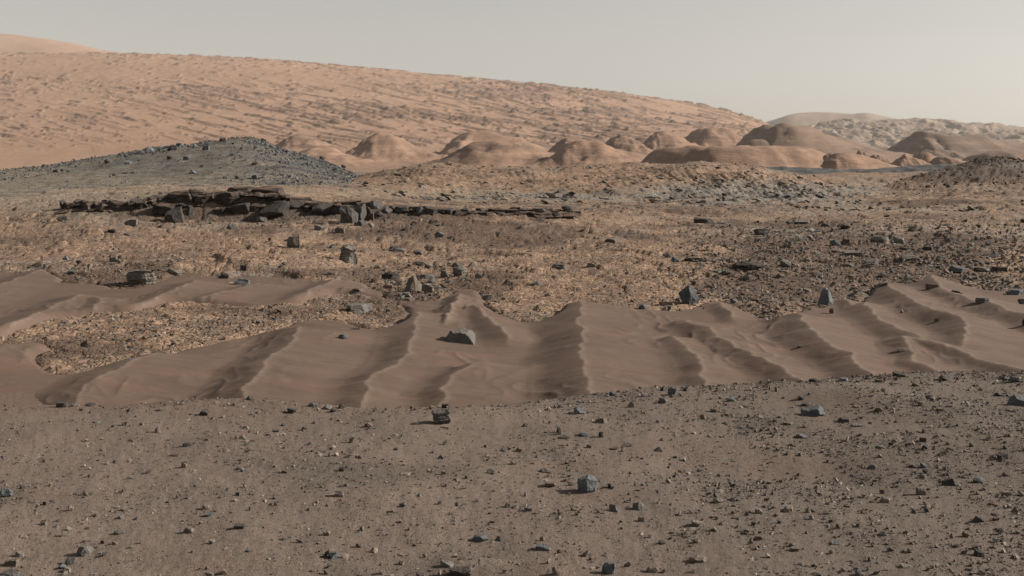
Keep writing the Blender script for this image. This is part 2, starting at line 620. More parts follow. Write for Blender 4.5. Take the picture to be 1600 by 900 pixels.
BASE = Loft([
    (8.0, -0.85), (11.0, -0.80), (14.0, -0.62), (18.0, -0.52),
    (28.0, [(-200, 405), (0, 408), (200, 402), (400, 400), (600, 404), (800, 398), (1000, 398), (1200, 400), (1400, 402), (1800, 404)]),
    (40.5, [(-200, 352), (0, 350), (120, 338), (230, 342), (300, 347), (420, 346), (520, 344), (600, 343), (700, 341), (800, 345), (900, 348), (1050, 348), (1200, 352), (1400, 354), (1800, 352)]),
    (42.5, [(-200, 345), (0, 340), (100, 327), (180, 318), (240, 305), (300, 300), (420, 301), (480, 312), (560, 320), (620, 321), (700, 325), (800, 329), (880, 332), (950, 337), (1050, 341), (1200, 348), (1800, 347)]),
    (52.0, [(-200, 325), (0, 322), (100, 312), (200, 301), (300, 296), (420, 297), (520, 304), (600, 311), (700, 316), (800, 321), (900, 324), (1000, 325), (1100, 329), (1200, 333), (1400, 336), (1800, 334)]),
    (68.0, [(-200, 312), (0, 308), (200, 296), (400, 291), (500, 294), (600, 299), (700, 305), (800, 311), (900, 315), (1000, 316), (1100, 316), (1200, 322), (1300, 326), (1400, 320), (1800, 316)]),
    (96.0, [(-200, 296), (0, 292), (300, 288), (480, 286), (540, 280), (590, 271), (640, 263), (700, 260), (760, 262), (850, 263), (950, 262), (1040, 259), (1090, 257), (1140, 261), (1190, 270), (1240, 279), (1290, 288), (1340, 297), (1400, 299), (1800, 296)]),
    (120.0, [(-200, 290), (500, 284), (640, 271), (900, 272), (1090, 268), (1180, 275), (1240, 275), (1300, 273), (1360, 270), (1430, 269), (1480, 270), (1600, 270), (1800, 270)]),
    (150.0, [(-200, 288), (500, 284), (900, 279), (1180, 281), (1800, 280)]),
    (200.0, [(-200, 283), (1800, 281)]),
], 6)

# sand sheet outline, traced on the ground
SAND_EDGE = [(-3000, 405), (0, 414), (45, 409), (75, 415), (95, 432), (140, 436), (170, 441), (205, 446), (250, 434), (290, 419), (335, 414), (390, 424),
             (440, 428), (500, 432), (560, 432), (590, 446), (620, 462), (655, 466), (690, 462), (712, 444), (745, 446), (762, 470), (790, 489), (845, 494), (880, 482),
             (908, 455), (945, 476), (1000, 478), (1050, 480), (1085, 468), (1130, 458), (1170, 476), (1205, 494), (1235, 480), (1262, 468), (1300, 462),
             (1340, 466), (1362, 448), (1388, 430), (1430, 440), (1452, 424), (1480, 432), (1530, 446), (1560, 450), (1600, 440), (4000, 430), (6000, 720), (-5000, 720)]
SAND_HOLE = [(-60, 528), (0, 519), (40, 503), (85, 489), (150, 483), (205, 478), (262, 468), (330, 466), (400, 470), (470, 461), (530, 450), (590, 458), (632, 470),
             (645, 484), (628, 500), (590, 506), (540, 492), (475, 489), (450, 496), (405, 508), (335, 519), (285, 531), (240, 538), (180, 547), (130, 556), (92, 560), (72, 552), (56, 532), (58, 516), (0, 530), (-60, 540)]
SAND_SPOTS = [(720, 489, 0.30, 0.25), (1345, 478, 0.25, 0.2)]
_rx = np.arange(-22, 22, 0.05)
_ry = np.arange(8.5, 31, 0.05)
_GXX, _GYY = np.meshgrid(_rx, _ry)


def in_poly(poly, X, Y):
    P = [row_to_world(x, y, -0.5) for x, y in poly]
    r = np.zeros(X.shape, bool)
    for (x0, y0), (x1, y1) in zip(P, P[1:] + P[:1]):
        c = ((y0 > Y) != (y1 > Y))
        with np.errstate(divide='ignore', invalid='ignore'):
            r ^= c & (X < (x1 - x0) * (Y - y0) / (y1 - y0) + x0)
    return r


def blur(a, n):
    k = np.ones(n) / n
    for ax in (0, 1):
        a = np.apply_along_axis(lambda v: np.convolve(np.pad(v, n, mode='edge'), k, 'same')[n:-n], ax, a)
    return a


_wx, _wy = _GXX + 0.25 * fbm(_GXX * 1.2, _GYY * 1.2, 3, 31), _GYY + 0.35 * fbm(_GXX * 1.2, _GYY * 1.2, 3, 32)
_m = (in_poly(SAND_EDGE, _wx, _wy) & ~in_poly(SAND_HOLE, _wx, _wy)).astype(float)
SANDR = blur(blur(_m, 9), 9)


def sand_mask(X, Y):
    fx = np.clip((X - _rx[0]) / 0.05, 0, len(_rx) - 1.001)
    fy = np.clip((Y - _ry[0]) / 0.05, 0, len(_ry) - 1.001)
    i, j = fx.astype(int), fy.astype(int)
    a, b = fx - i, fy - j
    v = (SANDR[j, i] * (1 - a) + SANDR[j, i + 1] * a) * (1 - b) + (SANDR[j + 1, i] * (1 - a) + SANDR[j + 1, i + 1] * a) * b
    return v * (Y < 30.5)


# dune crests: polyline as photographed, height, width of the steep (left) and gentle (right) flank
CRESTS = [
    ([(-60, 668), (0, 641), (55, 622), (75, 610), (100, 590), (117, 577), (130, 565), (175, 547), (195, 541), (235, 528)], 0.24, 1.0, 1.8),
    ([(348, 640), (357, 622), (375, 605), (365, 597), (372, 585), (375, 575), (382, 560), (400, 549), (420, 530), (460, 505), (466, 492)], 0.30, 1.05, 1.9),
    ([(480, 640), (495, 627), (512, 615), (550, 597), (565, 582), (575, 570), (571, 560), (585, 550), (620, 540), (640, 527), (635, 517), (642, 510), (650, 495), (654, 475)], 0.24, 1.0, 1.3),
    ([(655, 650), (652, 636), (651, 620), (665, 602), (672, 592), (697, 570), (692, 566), (705, 551), (735, 541)], 0.25, 0.9, 1.6),
    ([(652, 557), (662, 546), (678, 535)], 0.10, 0.35, 0.5),
    ([(697, 487), (706, 475), (710, 465), (717, 453)], 0.20, 0.5, 0.5),
    ([(790, 504), (787, 499), (774, 490), (762, 482), (752, 475), (745, 468)], 0.22, 0.75, 0.7),
    ([(912, 640), (915, 610), (925, 600), (922, 590), (925, 572), (917, 550), (906, 540), (910, 527), (903, 515), (910, 506), (912, 494), (902, 485), (911, 457)], 0.34, 1.15, 2.1),
    ([(970, 608), (976, 600), (985, 590), (978, 584), (965, 580), (948, 576)], 0.12, 0.35, 0.8),
    ([(1075, 484), (1082, 489), (1107, 492), (1125, 505), (1150, 517), (1200, 533), (1237, 550), (1300, 566), (1330, 575)], 0.28, 0.9, 1.1),
    ([(1052, 508), (1062, 514), (1075, 522), (1097, 536), (1095, 552), (1105, 564), (1162, 577), (1200, 595), (1227, 602), (1250, 612)], 0.24, 0.85, 1.2),
    ([(1250, 474), (1256, 483), (1275, 502), (1300, 515), (1335, 524), (1342, 540), (1375, 552), (1372, 562), (1412, 575), (1437, 583), (1470, 592)], 0.30, 1.0, 1.3),
    ([(1355, 464), (1359, 470), (1372, 485), (1400, 497), (1425, 504)], 0.22, 0.8, 0.9),
    ([(1414, 508), (1420, 520), (1430, 537), (1462, 547), (1512, 560), (1575, 574), (1600, 580), (1680, 600)], 0.24, 0.75, 1.2),
    ([(1378, 430), (1390, 437), (1400, 442), (1417, 450), (1440, 462), (1462, 470), (1507, 480), (1511, 488), (1505, 505)], 0.30, 0.95, 1.1),
    ([(1438, 508), (1475, 517), (1525, 530), (1600, 546), (1700, 568)], 0.26, 0.8, 1.2),
    ([(1455, 422), (1466, 433), (1475, 442), (1500, 450), (1520, 457)], 0.26, 0.85, 1.0),
    ([(1545, 456), (1550, 460), (1575, 472), (1600, 478), (1680, 496)], 0.26, 0.9, 1.0),
    ([(1125, 468), (1140, 478), (1146, 484)], 0.14, 0.45, 0.5),
    ([(-60, 530), (7, 497), (37, 485), (100, 460), (125, 450)], 0.24, 1.1, 1.3),
    ([(80, 500), (95, 492), (130, 478), (148, 470), (157, 462), (150, 455)], 0.22, 1.0, 1.2),
    ([(180, 489), (190, 484), (207, 467), (250, 452), (287, 440), (305, 430)], 0.24, 1.0, 1.2),
    ([(235, 480), (280, 470), (330, 455), (400, 440)], 0.15, 0.8, 0.9),
    ([(400, 482), (425, 475), (470, 459), (485, 445), (525, 430)], 0.20, 0.8, 1.0),
    ([(500, 460), (510, 454), (540, 444)], 0.14, 0.6, 0.8),
    ([(-60, 455), (20, 428), (62, 412)], 0.20, 1.0, 1.2),
    ([(1290, 452), (1310, 458), (1330, 470)], 0.12, 0.4, 0.5),
]
_CW = []
for pts, hh, wl_, wr_ in CRESTS:
    P = np.array([row_to_world(x, y, -0.58 + hh) for x, y in pts])
    P = P[np.argsort(P[:, 1])]
    P[:, 1] += np.arange(len(P)) * 1e-4
    _CW.append((P, hh, wl_, wr_))


def dune_height(X, Y):
    """height above the trough floor, closeness to a crest line, and whether it is on the steep side"""
    Z = np.zeros_like(X)
    cr = np.zeros_like(X)
    le = np.zeros_like(X)
    wob = 0.05 * perlin(X * 0 + 3.3, Y * 1.6, 12) + 0.045 * perlin(X * 0.8, Y * 3.2, 13) + 0.022 * perlin(X * 2.0, Y * 8.0, 15)
    for k, (P, hh, wl_, wr_) in enumerate(_CW):
        wl_, wr_, hh = wl_ * 0.72, wr_ * 0.85, hh * 0.62
        y0, y1 = P[0, 1], P[-1, 1]
        ext = 0.5 + 0.9 * hh
        sel = (Y > y0 - ext) & (Y < y1 + ext)
        xc0 = np.interp(np.clip(Y, y0, y1), P[:, 1], P[:, 0])
        sel &= (X > xc0 - wl_ * 1.4) & (X < xc0 + wr_ * 1.4)
        if not sel.any():
            continue
        x, y = X[sel], Y[sel]
        xc = xc0[sel] + wob[sel]
        over = np.maximum(y0 - y, 0) + np.maximum(y - y1, 0)
        sx = np.where(y < y0, (P[1, 0] - P[0, 0]) / max(P[1, 1] - P[0, 1], 0.2), (P[-1, 0] - P[-2, 0]) / max(P[-1, 1] - P[-2, 1], 0.2))
        xc = xc + np.clip(sx, -1, 1) * np.where(y < y0, y - y0, np.maximum(y - y1, 0))
        d = x - xc
        taper = sstep(ext, 0, over) * (0.88 + 0.18 * perlin(y * 1.1, y * 0 + k, 14))
        pl = np.clip(1 + d / wl_, 0, 1)
        pr = np.clip(1 - d / wr_, 0, 1)
        prof = np.where(d < 0, 0.5 * pl ** 1.5 + 0.5 * pl * pl * (3 - 2 * pl), pr ** 1.35)
        z = hh * taper * prof
        zo = Z[sel]
        hk = np.clip(0.07 - np.abs(z - zo), 0, None) / 0.07
        z = np.where(np.maximum(z, zo) > 0.002, z, z)
        sm = hk * hk * 0.07 / 4 * sstep(0.75, 0.45, np.where(d < 0, pl, pr)) * sstep(0.0, 0.03, np.minimum(z, zo))
        up = z > Z[sel]
        Z[sel] = np.maximum(Z[sel], z) + sm
        c = np.exp(-(np.maximum(d, -d * 3.0) / 0.055) ** 2) * taper
        cr[sel] = np.where(up, c, cr[sel])
        le[sel] = np.where(up, np.where(d < 0, sstep(0.0, 0.25, pl) * sstep(0.0, -0.12, d), 0) * taper, le[sel])
    return Z, cr, le


def floor_z(X, Y):
    return BASE(X, Y) - 0.07


def sand_z(X, Y, full=False):
    m = sand_mask(X, Y)
    dz, cr, le = dune_height(X, Y)
    f = floor_z(X, Y)
    rip = 0.022 * fbm(X * 1.1 + 0.6 * perlin(X, Y, 3), Y * 3.6, 3, 21) * sstep(0.0, 0.12, dz)
    rip = rip + 0.016 * fbm(X * 0.9, Y * 0.9, 3, 22)
    # small cross ripples between the crests
    wv = perlin(X * 2.6 + 1.4 * perlin(X * 0.8, Y * 0.8, 23), Y * 1.5, 24)
    rip = rip + 0.018 * (1 - np.abs(wv) * 2) ** 2 * np.sign(1 - np.abs(wv) * 2) * sstep(-0.05, 0.25, perlin(X * 0.45, Y * 0.35, 25)) * sstep(0.22, 0.05, dz)
    s = f + dz + rip
    b = bed_base(X, Y)
    z = b - 0.14 + (s - b + 0.14) * sstep(0.02, 0.78, m)
    if full:
        return z, cr * sstep(0.3, 0.7, m), le, dz
    return z


def bed_base(X, Y):
    return BASE(X, Y) - 0.075 * sstep(27, 21, Y) - 0.11 * sstep(0.3, 1.0, sand_mask(X, Y))


def ledge_cols(X, Y):
    return px_of(X, Y)


def bed_detail(X, Y):
    px = px_of(X, Y)
    amp = sstep(9, 30, Y)
    z = 0.36 * fbm(X * 0.12, Y * 0.12, 3, 40) * sstep(20, 27, Y) * (1 - sstep(36, 39, Y) * sstep(52, 45, Y) * sstep(1000, 900, px))
    z = z + 0.045 * fbm(X * 1.3, Y * 1.1, 4, 41) + 0.10 * amp * fbm(X * 0.35, Y * 0.3, 4, 42)
    # tilted plates of fractured rock
    c, s = math.cos(0.5), math.sin(0.5)
    for sc, a, sd in ((2.6, 0.050, 1), (0.9, 0.11, 2)):
        wx = X + 0.25 / sc * fbm(X * sc, Y * sc, 2, 50)
        v, v2, ox, oy, e = voronoi((wx * c + Y * s) * sc, (-wx * s + Y * c) * sc * 0.75, sd)
        k = a if sc > 1 else a * amp
        z = z + k * ((v - 0.4) * 0.6 + (v2 - 0.5) * ox * 1.3 + (v - 0.5) * oy * 1.3) * sstep(0.0, 0.10, e) - k * 0.35 * sstep(0.08, 0.0, e)
    # the domed hill: beds dipping down to the right
    dome = sstep(62, 80, Y) * sstep(560, 650, px) * sstep(122, 104, Y)
    q = X * 0.85 + Y * 0.52
    w = X * -0.52 + Y * 0.85
    r1 = fbm(q * 0.20 + 0.6 * fbm(X * 0.1, Y * 0.1, 2, 61), w * 0.55, 4, 62, ridged=True)
    q2 = (7.0 * X + Y) / 7.07
    w2 = (Y * 7.0 - X) / 7.07
    q2 = q2 + 0.5 * fbm(X * 0.25, Y * 0.08, 3, 64)
    st = fbm(q2 * 1.9, w2 * 0.12, 4, 65, 0.6, ridged=True)
    stm = np.exp(-((px - 1190) / 150) ** 2 - ((Y - 80) / 16) ** 2) + 0.35
    z = z + dome * stm * 0.24 * st
    z = z + dome * (0.22 * r1 * (0.5 + sstep(750, 1150, px)) + 0.35 * fbm(X * 0.14, Y * 0.14, 4, 63))
    # a broken scarp along the foot of the domed hill
    return z


def bed_z(X, Y):
    return bed_base(X, Y) + bed_detail(X, Y)


def hill_loft():
    return Loft([
        (62.0, [(-300, 335), (0, 322), (200, 315), (400, 310), (560, 312), (800, 330)]),
        (72.0, [(-300, 306), (0, 301), (200, 296), (330, 291), (420, 289), (500, 289), (560, 289), (620, 300), (800, 330)]),
        (92.0, [(-300, 292), (0, 283), (100, 272), (200, 262), (300, 250), (380, 240), (450, 254), (520, 272), (570, 286), (620, 300), (800, 330)]),
        (108.0, [(-300, 284), (-100, 277), (0, 268), (50, 262), (100, 254), (150, 247), (200, 239), (250, 231), (300, 225), (340, 219), (380, 215), (408, 219), (432, 231),
                 (470, 243), (500, 252), (530, 263), (560, 276), (600, 292), (700, 330)]),
        (125.0, [(-300, 286), (0, 275), (100, 262), (250, 240), (380, 226), (440, 243), (500, 264), (560, 286), (600, 300), (700, 330)]),
        (165.0, [(-300, 300), (0, 296), (250, 290), (400, 290), (600, 310), (700, 330)]),
    ], 5)


HILL = hill_loft()


def hill_z(X, Y):
    z = HILL(X, Y) + 0.30 * fbm(X * 0.09, Y * 0.09, 4, 71) + 0.16 * fbm(X * 0.6, Y * 0.6, 4, 72)
    return np.where((Y > 61) & (Y < 166), z, -50)


KNOLL = Loft([
    (70.0, [(1200, 360), (1350, 345), (1450, 330), (1600, 325), (1900, 320)]),
    (88.0, [(1200, 340), (1340, 310), (1430, 296), (1520, 288), (1600, 285), (1900, 280)]),
    (104.0, [(1200, 330), (1350, 300), (1430, 278), (1480, 265), (1520, 255), (1545, 250), (1575, 250), (1600, 256), (1640, 262), (1900, 275)]),
    (125.0, [(1200, 330), (1400, 300), (1520, 268), (1600, 266), (1900, 280)]),
    (150.0, [(1200, 330), (1900, 300)]),
], 5)


def knoll_z(X, Y):
    z = KNOLL(X, Y) + 0.45 * fbm(X * 0.2, Y * 0.2, 5, 73) + 0.22 * fbm(X * 0.9, Y * 0.9, 3, 74, ridged=True)
    return np.where((Y > 69) & (Y < 151) & (px_of(X, Y) > 1210), z, -50)


def top_z(X, Y):
    z = np.where(Y < 13, fg_z(X, Y), -50.0)
    z = np.maximum(z, np.where((Y > 9.2) & (Y < 31), sand_z(X, Y), -50.0))
    z = np.maximum(z, np.where(Y > 9.2, bed_z(X, Y), -50.0))
    return np.maximum(np.maximum(z, hill_z(X, Y)), knoll_z(X, Y))


# ------------------------------------------------------------------ terrain meshes
# gravel plain
X, Y = fan(inv_rows(2.4, 13.0, 230), -150, 1750, 640)
Z = fg_z(X, Y)
sandf = fg_sand(X, Y)
gr = fbm(X * 26, Y * 26, 2, 81)
Z = Z + (0.006 * fbm(X * 9, Y * 9, 3, 82) + 0.006 * gr * sstep(0.0, 0.3, gr)) * (1 - 0.8 * sandf)
darkf = np.clip(0.75 * sstep(0.05, 0.5, fbm(X * 0.75, Y * 0.8, 4, 83)) * (1 - sandf) + 0.55 * sstep(600, 1600, px_of(X, Y)), 0, 1) * 0.75  # dark gravel patches, plus shadowing painted in towards the right
sandf = np.maximum(sandf, sstep(0.02, 0.25, Y - F * H / (np.interp(px_of(X, Y), TX, CREST_ROW) - YH) - 0.06))
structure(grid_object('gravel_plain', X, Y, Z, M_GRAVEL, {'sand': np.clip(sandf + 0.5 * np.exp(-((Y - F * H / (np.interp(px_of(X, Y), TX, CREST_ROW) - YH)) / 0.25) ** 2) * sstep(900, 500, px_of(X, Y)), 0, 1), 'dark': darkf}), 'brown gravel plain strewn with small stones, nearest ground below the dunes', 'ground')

# dunes
X, Y = fan(inv_rows(9.3, 31.0, 290), -130, 1730, 920)
Z, crest, lee, dz = sand_z(X, Y, True)
structure(grid_object('sand_dunes', X, Y, Z, M_SAND, {'crest': crest * 0.75, 'lee': lee * 0.1}), 'brown rippled sand dunes with pale curving crests in the trough', 'dunes')

# bedrock and the domed hill: one sheet from under the sand out to the valley
rows = np.concatenate([inv_rows(12.0, 40.0, 215)[:-1], inv_rows(40.0, 43.5, 24)[:-1], np.linspace(43.5, 98, 185)[:-1], np.linspace(98, 126, 44)[:-1], np.linspace(126, 200, 8)])
X, Y = fan(rows, -130, 1730, 800)
px = px_of(X, Y)
base_b = bed_base(X, Y)
det = bed_detail(X, Y)
Z = base_b + det
det_s = det - 0.10 * sstep(9, 30, Y) * fbm(X * 0.35, Y * 0.3, 4, 42)
soil = np.clip(0.42 - 3.2 * np.clip(det_s, -0.2, 0.2) * sstep(70, 50, Y) + 0.55 * fbm(X * 0.22, Y * 0.16, 4, 84) - 0.18 * sstep(60, 80, Y), 0, 1)
row = YH - F * (Z - H) / Y
wpx = px + 40 * fbm(X * 0.25, Y * 0.2, 4, 141) * np.clip(Y / 40, 0.3, 2)
wrow = row + 14 * fbm(X * 0.3, Y * 0.25, 4, 142)


def zone(cx, cy, rx, ry, k=1.0):
    return k * np.exp(-(((wpx - cx) / rx) ** 2 + ((wrow - cy) / ry) ** 2) ** 1.5)


pale = zone(40, 308, 300, 26) + zone(600, 300, 230, 9, 0.6) + zone(1430, 328, 110, 5, 0.8) + zone(1050, 343, 170, 4, 0.6)
drift = zone(720, 362, 110, 14, 0.9) + zone(780, 446, 60, 24, 0.8) + zone(1300, 405, 260, 48, 0.75) + zone(1420, 316, 80, 5) + zone(650, 470, 90, 22, 0.6) + zone(1500, 400, 90, 16, 0.8) + zone(560, 365, 60, 14, 0.6) + zone(230, 415, 150, 12, 0.4) + zone(820, 375, 70, 9, 0.5) + zone(120, 440, 120, 14, 0.6) + zone(520, 425, 90, 10, 0.7) + zone(1180, 440, 110, 22, 0.7) + zone(330, 358, 140, 6, 0.6) + zone(1450, 370, 120, 10, 0.5) + zone(140, 548, 150, 10, 0.4) + zone(420, 485, 130, 8, 0.5) + zone(300, 515, 240, 18, 0.35)
tanz = zone(980, 415, 170, 48) + zone(300, 385, 300, 26) + zone(880, 470, 110, 28) + zone(700, 280, 200, 14, 0.8) + zone(950, 285, 150, 14, 0.7) + zone(300, 515, 260, 34, 0.7) + zone(1560, 410, 60, 12) + zone(1000, 345, 180, 8)
greyz = zone(1170, 300, 190, 20, 1.2) + zone(870, 307, 180, 7, 1.0) + zone(300, 505, 260, 20, 0.35) + zone(1300, 375, 220, 30, 0.5) + zone(260, 392, 130, 10, 0.35) + zone(120, 385, 90, 10, 0.5)
darkz = zone(1060, 325, 220, 6, 0.9) + zone(850, 353, 70, 8, 0.8) + zone(1110, 352, 70, 8, 0.7) + zone(950, 375, 40, 6, 0.4) + zone(60, 377, 60, 6, 0.7) + zone(230, 395, 70, 9, 0.45) + zone(1320, 345, 160, 8, 0.35) + zone(1560, 318, 90, 5, 0.8) + zone(1290, 455, 120, 20, 0.3) + zone(760, 268, 60, 5, 0.6)  # dark rock patches, plus a painted shadow band under the dome
soil = np.clip(soil + drift - 0.55 * tanz - 0.4 * greyz, 0, 1)
tone = 0.36 + 0.45 * fbm(X * 0.14, Y * 0.11, 4, 85) + 0.25 * fbm(X * 0.8, Y * 0.8, 3, 86) - 0.30 * tanz + 0.42 * greyz
ledge_face = sstep(40.3, 40.8, Y) * sstep(42.8, 42.2, Y) * sstep(95, 120, px) * sstep(700, 620, px)
darkb = np.clip(0.6 * ledge_face + 0.5 * sstep(0.22, 0.5, fbm(X * 0.3, Y * 0.35, 4, 87)) * sstep(20, 35, Y) + 0.75 * darkz * sstep(-0.35, 0.15, fbm(X * 1.2, Y * 0.9, 4, 143)), 0, 1)
Z = Z + 0.10 * np.clip(darkz, 0, 1) * fbm(X * 1.4, Y * 1.0, 3, 144, ridged=True)
q2 = (7.0 * X + Y) / 7.07
w2 = (Y * 7.0 - X) / 7.07
q2 = q2 + 0.5 * fbm(X * 0.25, Y * 0.08, 3, 64)
streak = sstep(0.05, -0.35, fbm(q2 * 1.9, w2 * 0.12, 4, 65, 0.6, ridged=True)) * np.clip(1.3 * zone(1190, 298, 190, 26) + 0.5 * zone(900, 290, 300, 22), 0, 1) * 0.85
structure(grid_object('bedrock_ground', X, Y, Z, M_BED, {'soil': np.clip(soil - 0.5 * pale, 0, 1), 'tone': tone, 'dark': darkb * (1 - np.clip(pale, 0, 1)), 'pale': np.clip(pale, 0, 1) * 0.8, 'streak': streak}), 'fractured tan and grey bedrock rising from the dunes to a low dome', 'rocky ground')

# grey rubble hill
rows = np.concatenate([np.linspace(62, 108, 130)[:-1], np.linspace(108, 165, 24)])
X, Y = fan(rows, -150, 700, 440)
Z = hill_z(X, Y)
px = px_of(X, Y)
row = YH - F * (Z - H) / Y
rub = sstep(-0.1, 0.5, fbm(X * 0.25, Y * 0.25, 5, 88) + 0.9 * sstep(104, 110, Y) + 0.7 * sstep(330, 430, px) - 0.55)
tone = sstep(262, 292, row + 14 * sstep(260, 60, px) + 8 * fbm(X * 0.15, Y * 0.3, 3, 145)) * 0.95 + 0.25 * fbm(X * 0.1, Y * 0.3, 3, 89)
structure(grid_object('hill', X, Y, Z, M_HILL, {'dark': rub * 0.45 * sstep(330, 420, px) + rub * 0.25, 'tone': np.clip(tone, 0, 1)}), 'blue grey rubble covered hill behind the dark rock ledge', 'hill')

# brown knoll on the right
X, Y = fan(np.linspace(70, 150, 110), 1210, 1780, 260)
Z = knoll_z(X, Y)
px = px_of(X, Y)
row = YH - F * (Z - H) / Y
kd = np.clip(0.95 * sstep(294, 268, row) + 0.4 * fbm(X * 0.2, Y * 0.2, 4, 90), 0, 1) * sstep(1410, 1490, px)
structure(grid_object('hill', X, Y, Z, M_BED, {'soil': np.clip(0.45 + 0.5 * fbm(X * 0.1, Y * 0.1, 4, 91), 0, 1), 'tone': np.clip(0.35 + 0.5 * fbm(X * 0.1, Y * 0.1, 4, 92), 0, 1), 'dark': kd * 0.62}),
          'low dark brown knoll with a few blocks on top at the far edge of the bedrock', 'hill')

# dark sand sheet in the valley
DS = Loft([(170.0, [(900, 290), (1900, 285)]), (215.0, [(1000, 275), (1150, 263), (1190, 261), (1250, 264), (1300, 266), (1360, 266), (1420, 261), (1470, 258), (1530, 260), (1900, 262)]),
           (260.0, [(1000, 285), (1900, 275)])], 4)
X, Y = fan(np.linspace(170, 260, 70), 1040, 1700, 260)
structure(grid_object('dark_sand', X, Y, DS(X, Y) + 0.55 * fbm(X * 0.16, Y * 0.07, 4, 93, ridged=True) - 0.15, M_DARKSAND), 'band of dark blue grey sand beyond the bedrock dome', 'dark sand')

# valley floor, out to the horizon
FLOOR = Loft([(130.0, -2.6), (250.0, -3.5), (600.0, -6.0), (1000.0, -8.5), (1800.0, -14.0), (9000.0, -16.0)])
X, Y = fan(np.geomspace(130, 8600, 90), -200, 1800, 160)
Z = FLOOR(X, Y) + 0.8 * fbm(X * 0.012, Y * 0.012, 4, 94) * sstep(200, 500, Y)
structure(grid_object('valley_floor', X, Y, Z, M_PLAIN, {'out': np.zeros_like(X), 'grey': np.clip(fbm(X * 0.006, Y * 0.003, 3, 95), 0, 1)}), 'dusty plain between the bedrock dome and the buttes', 'ground')

# the great mountain slope
MT = Loft([
    (1500.0, [(-300, 285), (0, 280), (300, 280), (600, 276), (900, 272), (1200, 272), (1400, 272), (1800, 272)]),
    (1750.0, [(-300, 252), (0, 248), (200, 244), (400, 236), (540, 236), (700, 238), (850, 236), (1000, 236), (1150, 240), (1300, 246), (1400, 262), (1800, 270)]),
    (2300.0, [(-300, 205), (0, 205), (200, 204), (400, 205), (600, 206), (750, 212), (900, 216), (1000, 216), (1100, 216), (1180, 218), (1240, 232), (1300, 252), (1800, 268)]),
    (3400.0, [(-300, 140), (0, 141), (200, 141), (400, 146), (600, 155), (800, 170), (900, 178), (1000, 186), (1080, 192), (1140, 196), (1190, 206), (1240, 235), (1300, 258), (1800, 265)]),
    (5000.0, [(-300, 88), (0, 89), (190, 88), (300, 91), (400, 97), (500, 103), (600, 112), (700, 122), (800, 131), (900, 141), (1000, 152), (1060, 162), (1100, 169), (1135, 177), (1165, 184), (1190, 191), (1230, 215), (1290, 250), (1800, 262)]),
    (6000.0, [(-300, 120), (400, 130), (1000, 180), (1200, 240), (1800, 262)]),
], 5)
rows = np.concatenate([np.geomspace(1500, 2300, 70)[:-1], np.geomspace(2300, 5050, 200)[:-1], np.linspace(5050, 6000, 8)])
X, Y = fan(rows, -150, 1500, 700)
Z = MT(X, Y)
px = px_of(X, Y)
row = YH - F * (Z - H) / Y
K = Y / 2800.0
band = sstep(236, 222, row) * sstep(105, 160, row) * (0.35 + 0.65 * sstep(60, 420, px))
U = X / Y * 2800.0
a, b = U / 150.0, (Y + 2.2 * U) / 80.0
wv = fbm(X / 300, Y / 300, 2, 101)
st = fbm(a, b + 0.35 * wv, 4, 102, 0.6)
sp = fbm(U / 36.0, (Y + 1.2 * U) / 58.0, 4, 103, 0.62)
cl = fbm(X / 600.0, Y / 600.0, 3, 104)
o1 = sstep(0.06, 0.20, st + 0.30 * cl) * band
o2 = sstep(0.22, 0.34, sp + 0.35 * cl) * sstep(240, 225, row) * (0.8 + 0.2 * sstep(600, 1000, px))
out = np.clip(o1 * 0.75 + o2 * 0.8, 0, 1)
Z = Z + K * (3.4 * o1 + 4.6 * o2 + 0.6 * st * band + 4.0 * fbm(X / 320, Y / 480, 4, 105) * sstep(260, 235, row) + 2.0 * fbm(X / 40, Y / 60, 4, 106) * sstep(260, 235, row))
structure(grid_object('mountain', X, Y, Z, M_MOUNT, {'out': out * 0.9, 'grey': 0.5 * np.exp(-((row - 238) / 14) ** 2) * sstep(380, 480, px) * sstep(-0.2, 0.4, fbm(X / 160, Y / 160, 3, 107))}),
          'huge tan mountain slope streaked with darker outcrops', 'mountain')

# paler summit behind the slope on the left
PK = Loft([(6200.0, [(-400, 140), (300, 140), (600, 150)]), (7600.0, [(-500, 30), (-200, 43), (-60, 50), (0, 55), (40, 58), (70, 62), (110, 69), (150, 78), (190, 85), (260, 97), (400, 125), (600, 150)]),
           (8300.0, [(-400, 120), (0, 130), (600, 160)])], 4)
X, Y = fan(np.linspace(6200, 8300, 60), -200, 500, 180)
Z = PK(X, Y) + 16 * fbm(X / 300, Y / 500, 4, 108)
structure(grid_object('mountain', X, Y, Z, M_MOUNT, {'out': 0.3 * sstep(0.25, 0.5, fbm(X / 200, Y / 300, 4, 109)), 'grey': np.zeros_like(X)}), 'paler rounded summit rising behind the big slope', 'mountain')

# far mesa and the knobby badlands on the right
FM = Loft([(6000.0, [(900, 260), (1900, 260)]), (6900.0, [(900, 260), (1100, 235), (1160, 215), (1200, 190), (1228, 178), (1245, 176), (1290, 175.5), (1330, 178), (1352, 176), (1372, 181), (1400, 186), (1450, 190), (1520, 200), (1600, 209), (1900, 240)]),
           (7400.0, [(900, 260), (1230, 182), (1350, 182), (1450, 196), (1900, 250)]), (8000.0, [(900, 262), (1900, 262)])], 2)
X, Y = fan(np.linspace(6000, 8000, 50), 1000, 1780, 260)
Z = FM(X, Y) + 9 * fbm(X / 200, Y / 300, 4, 110)
structure(grid_object('mesa', X, Y, Z, M_FAR, {'out': 0.4 * sstep(0.1, 0.4, fbm(X / 150, Y / 300, 4, 111)), 'grey': np.zeros_like(X)}), 'pale hazy flat topped mesa on the far skyline', 'mesa')

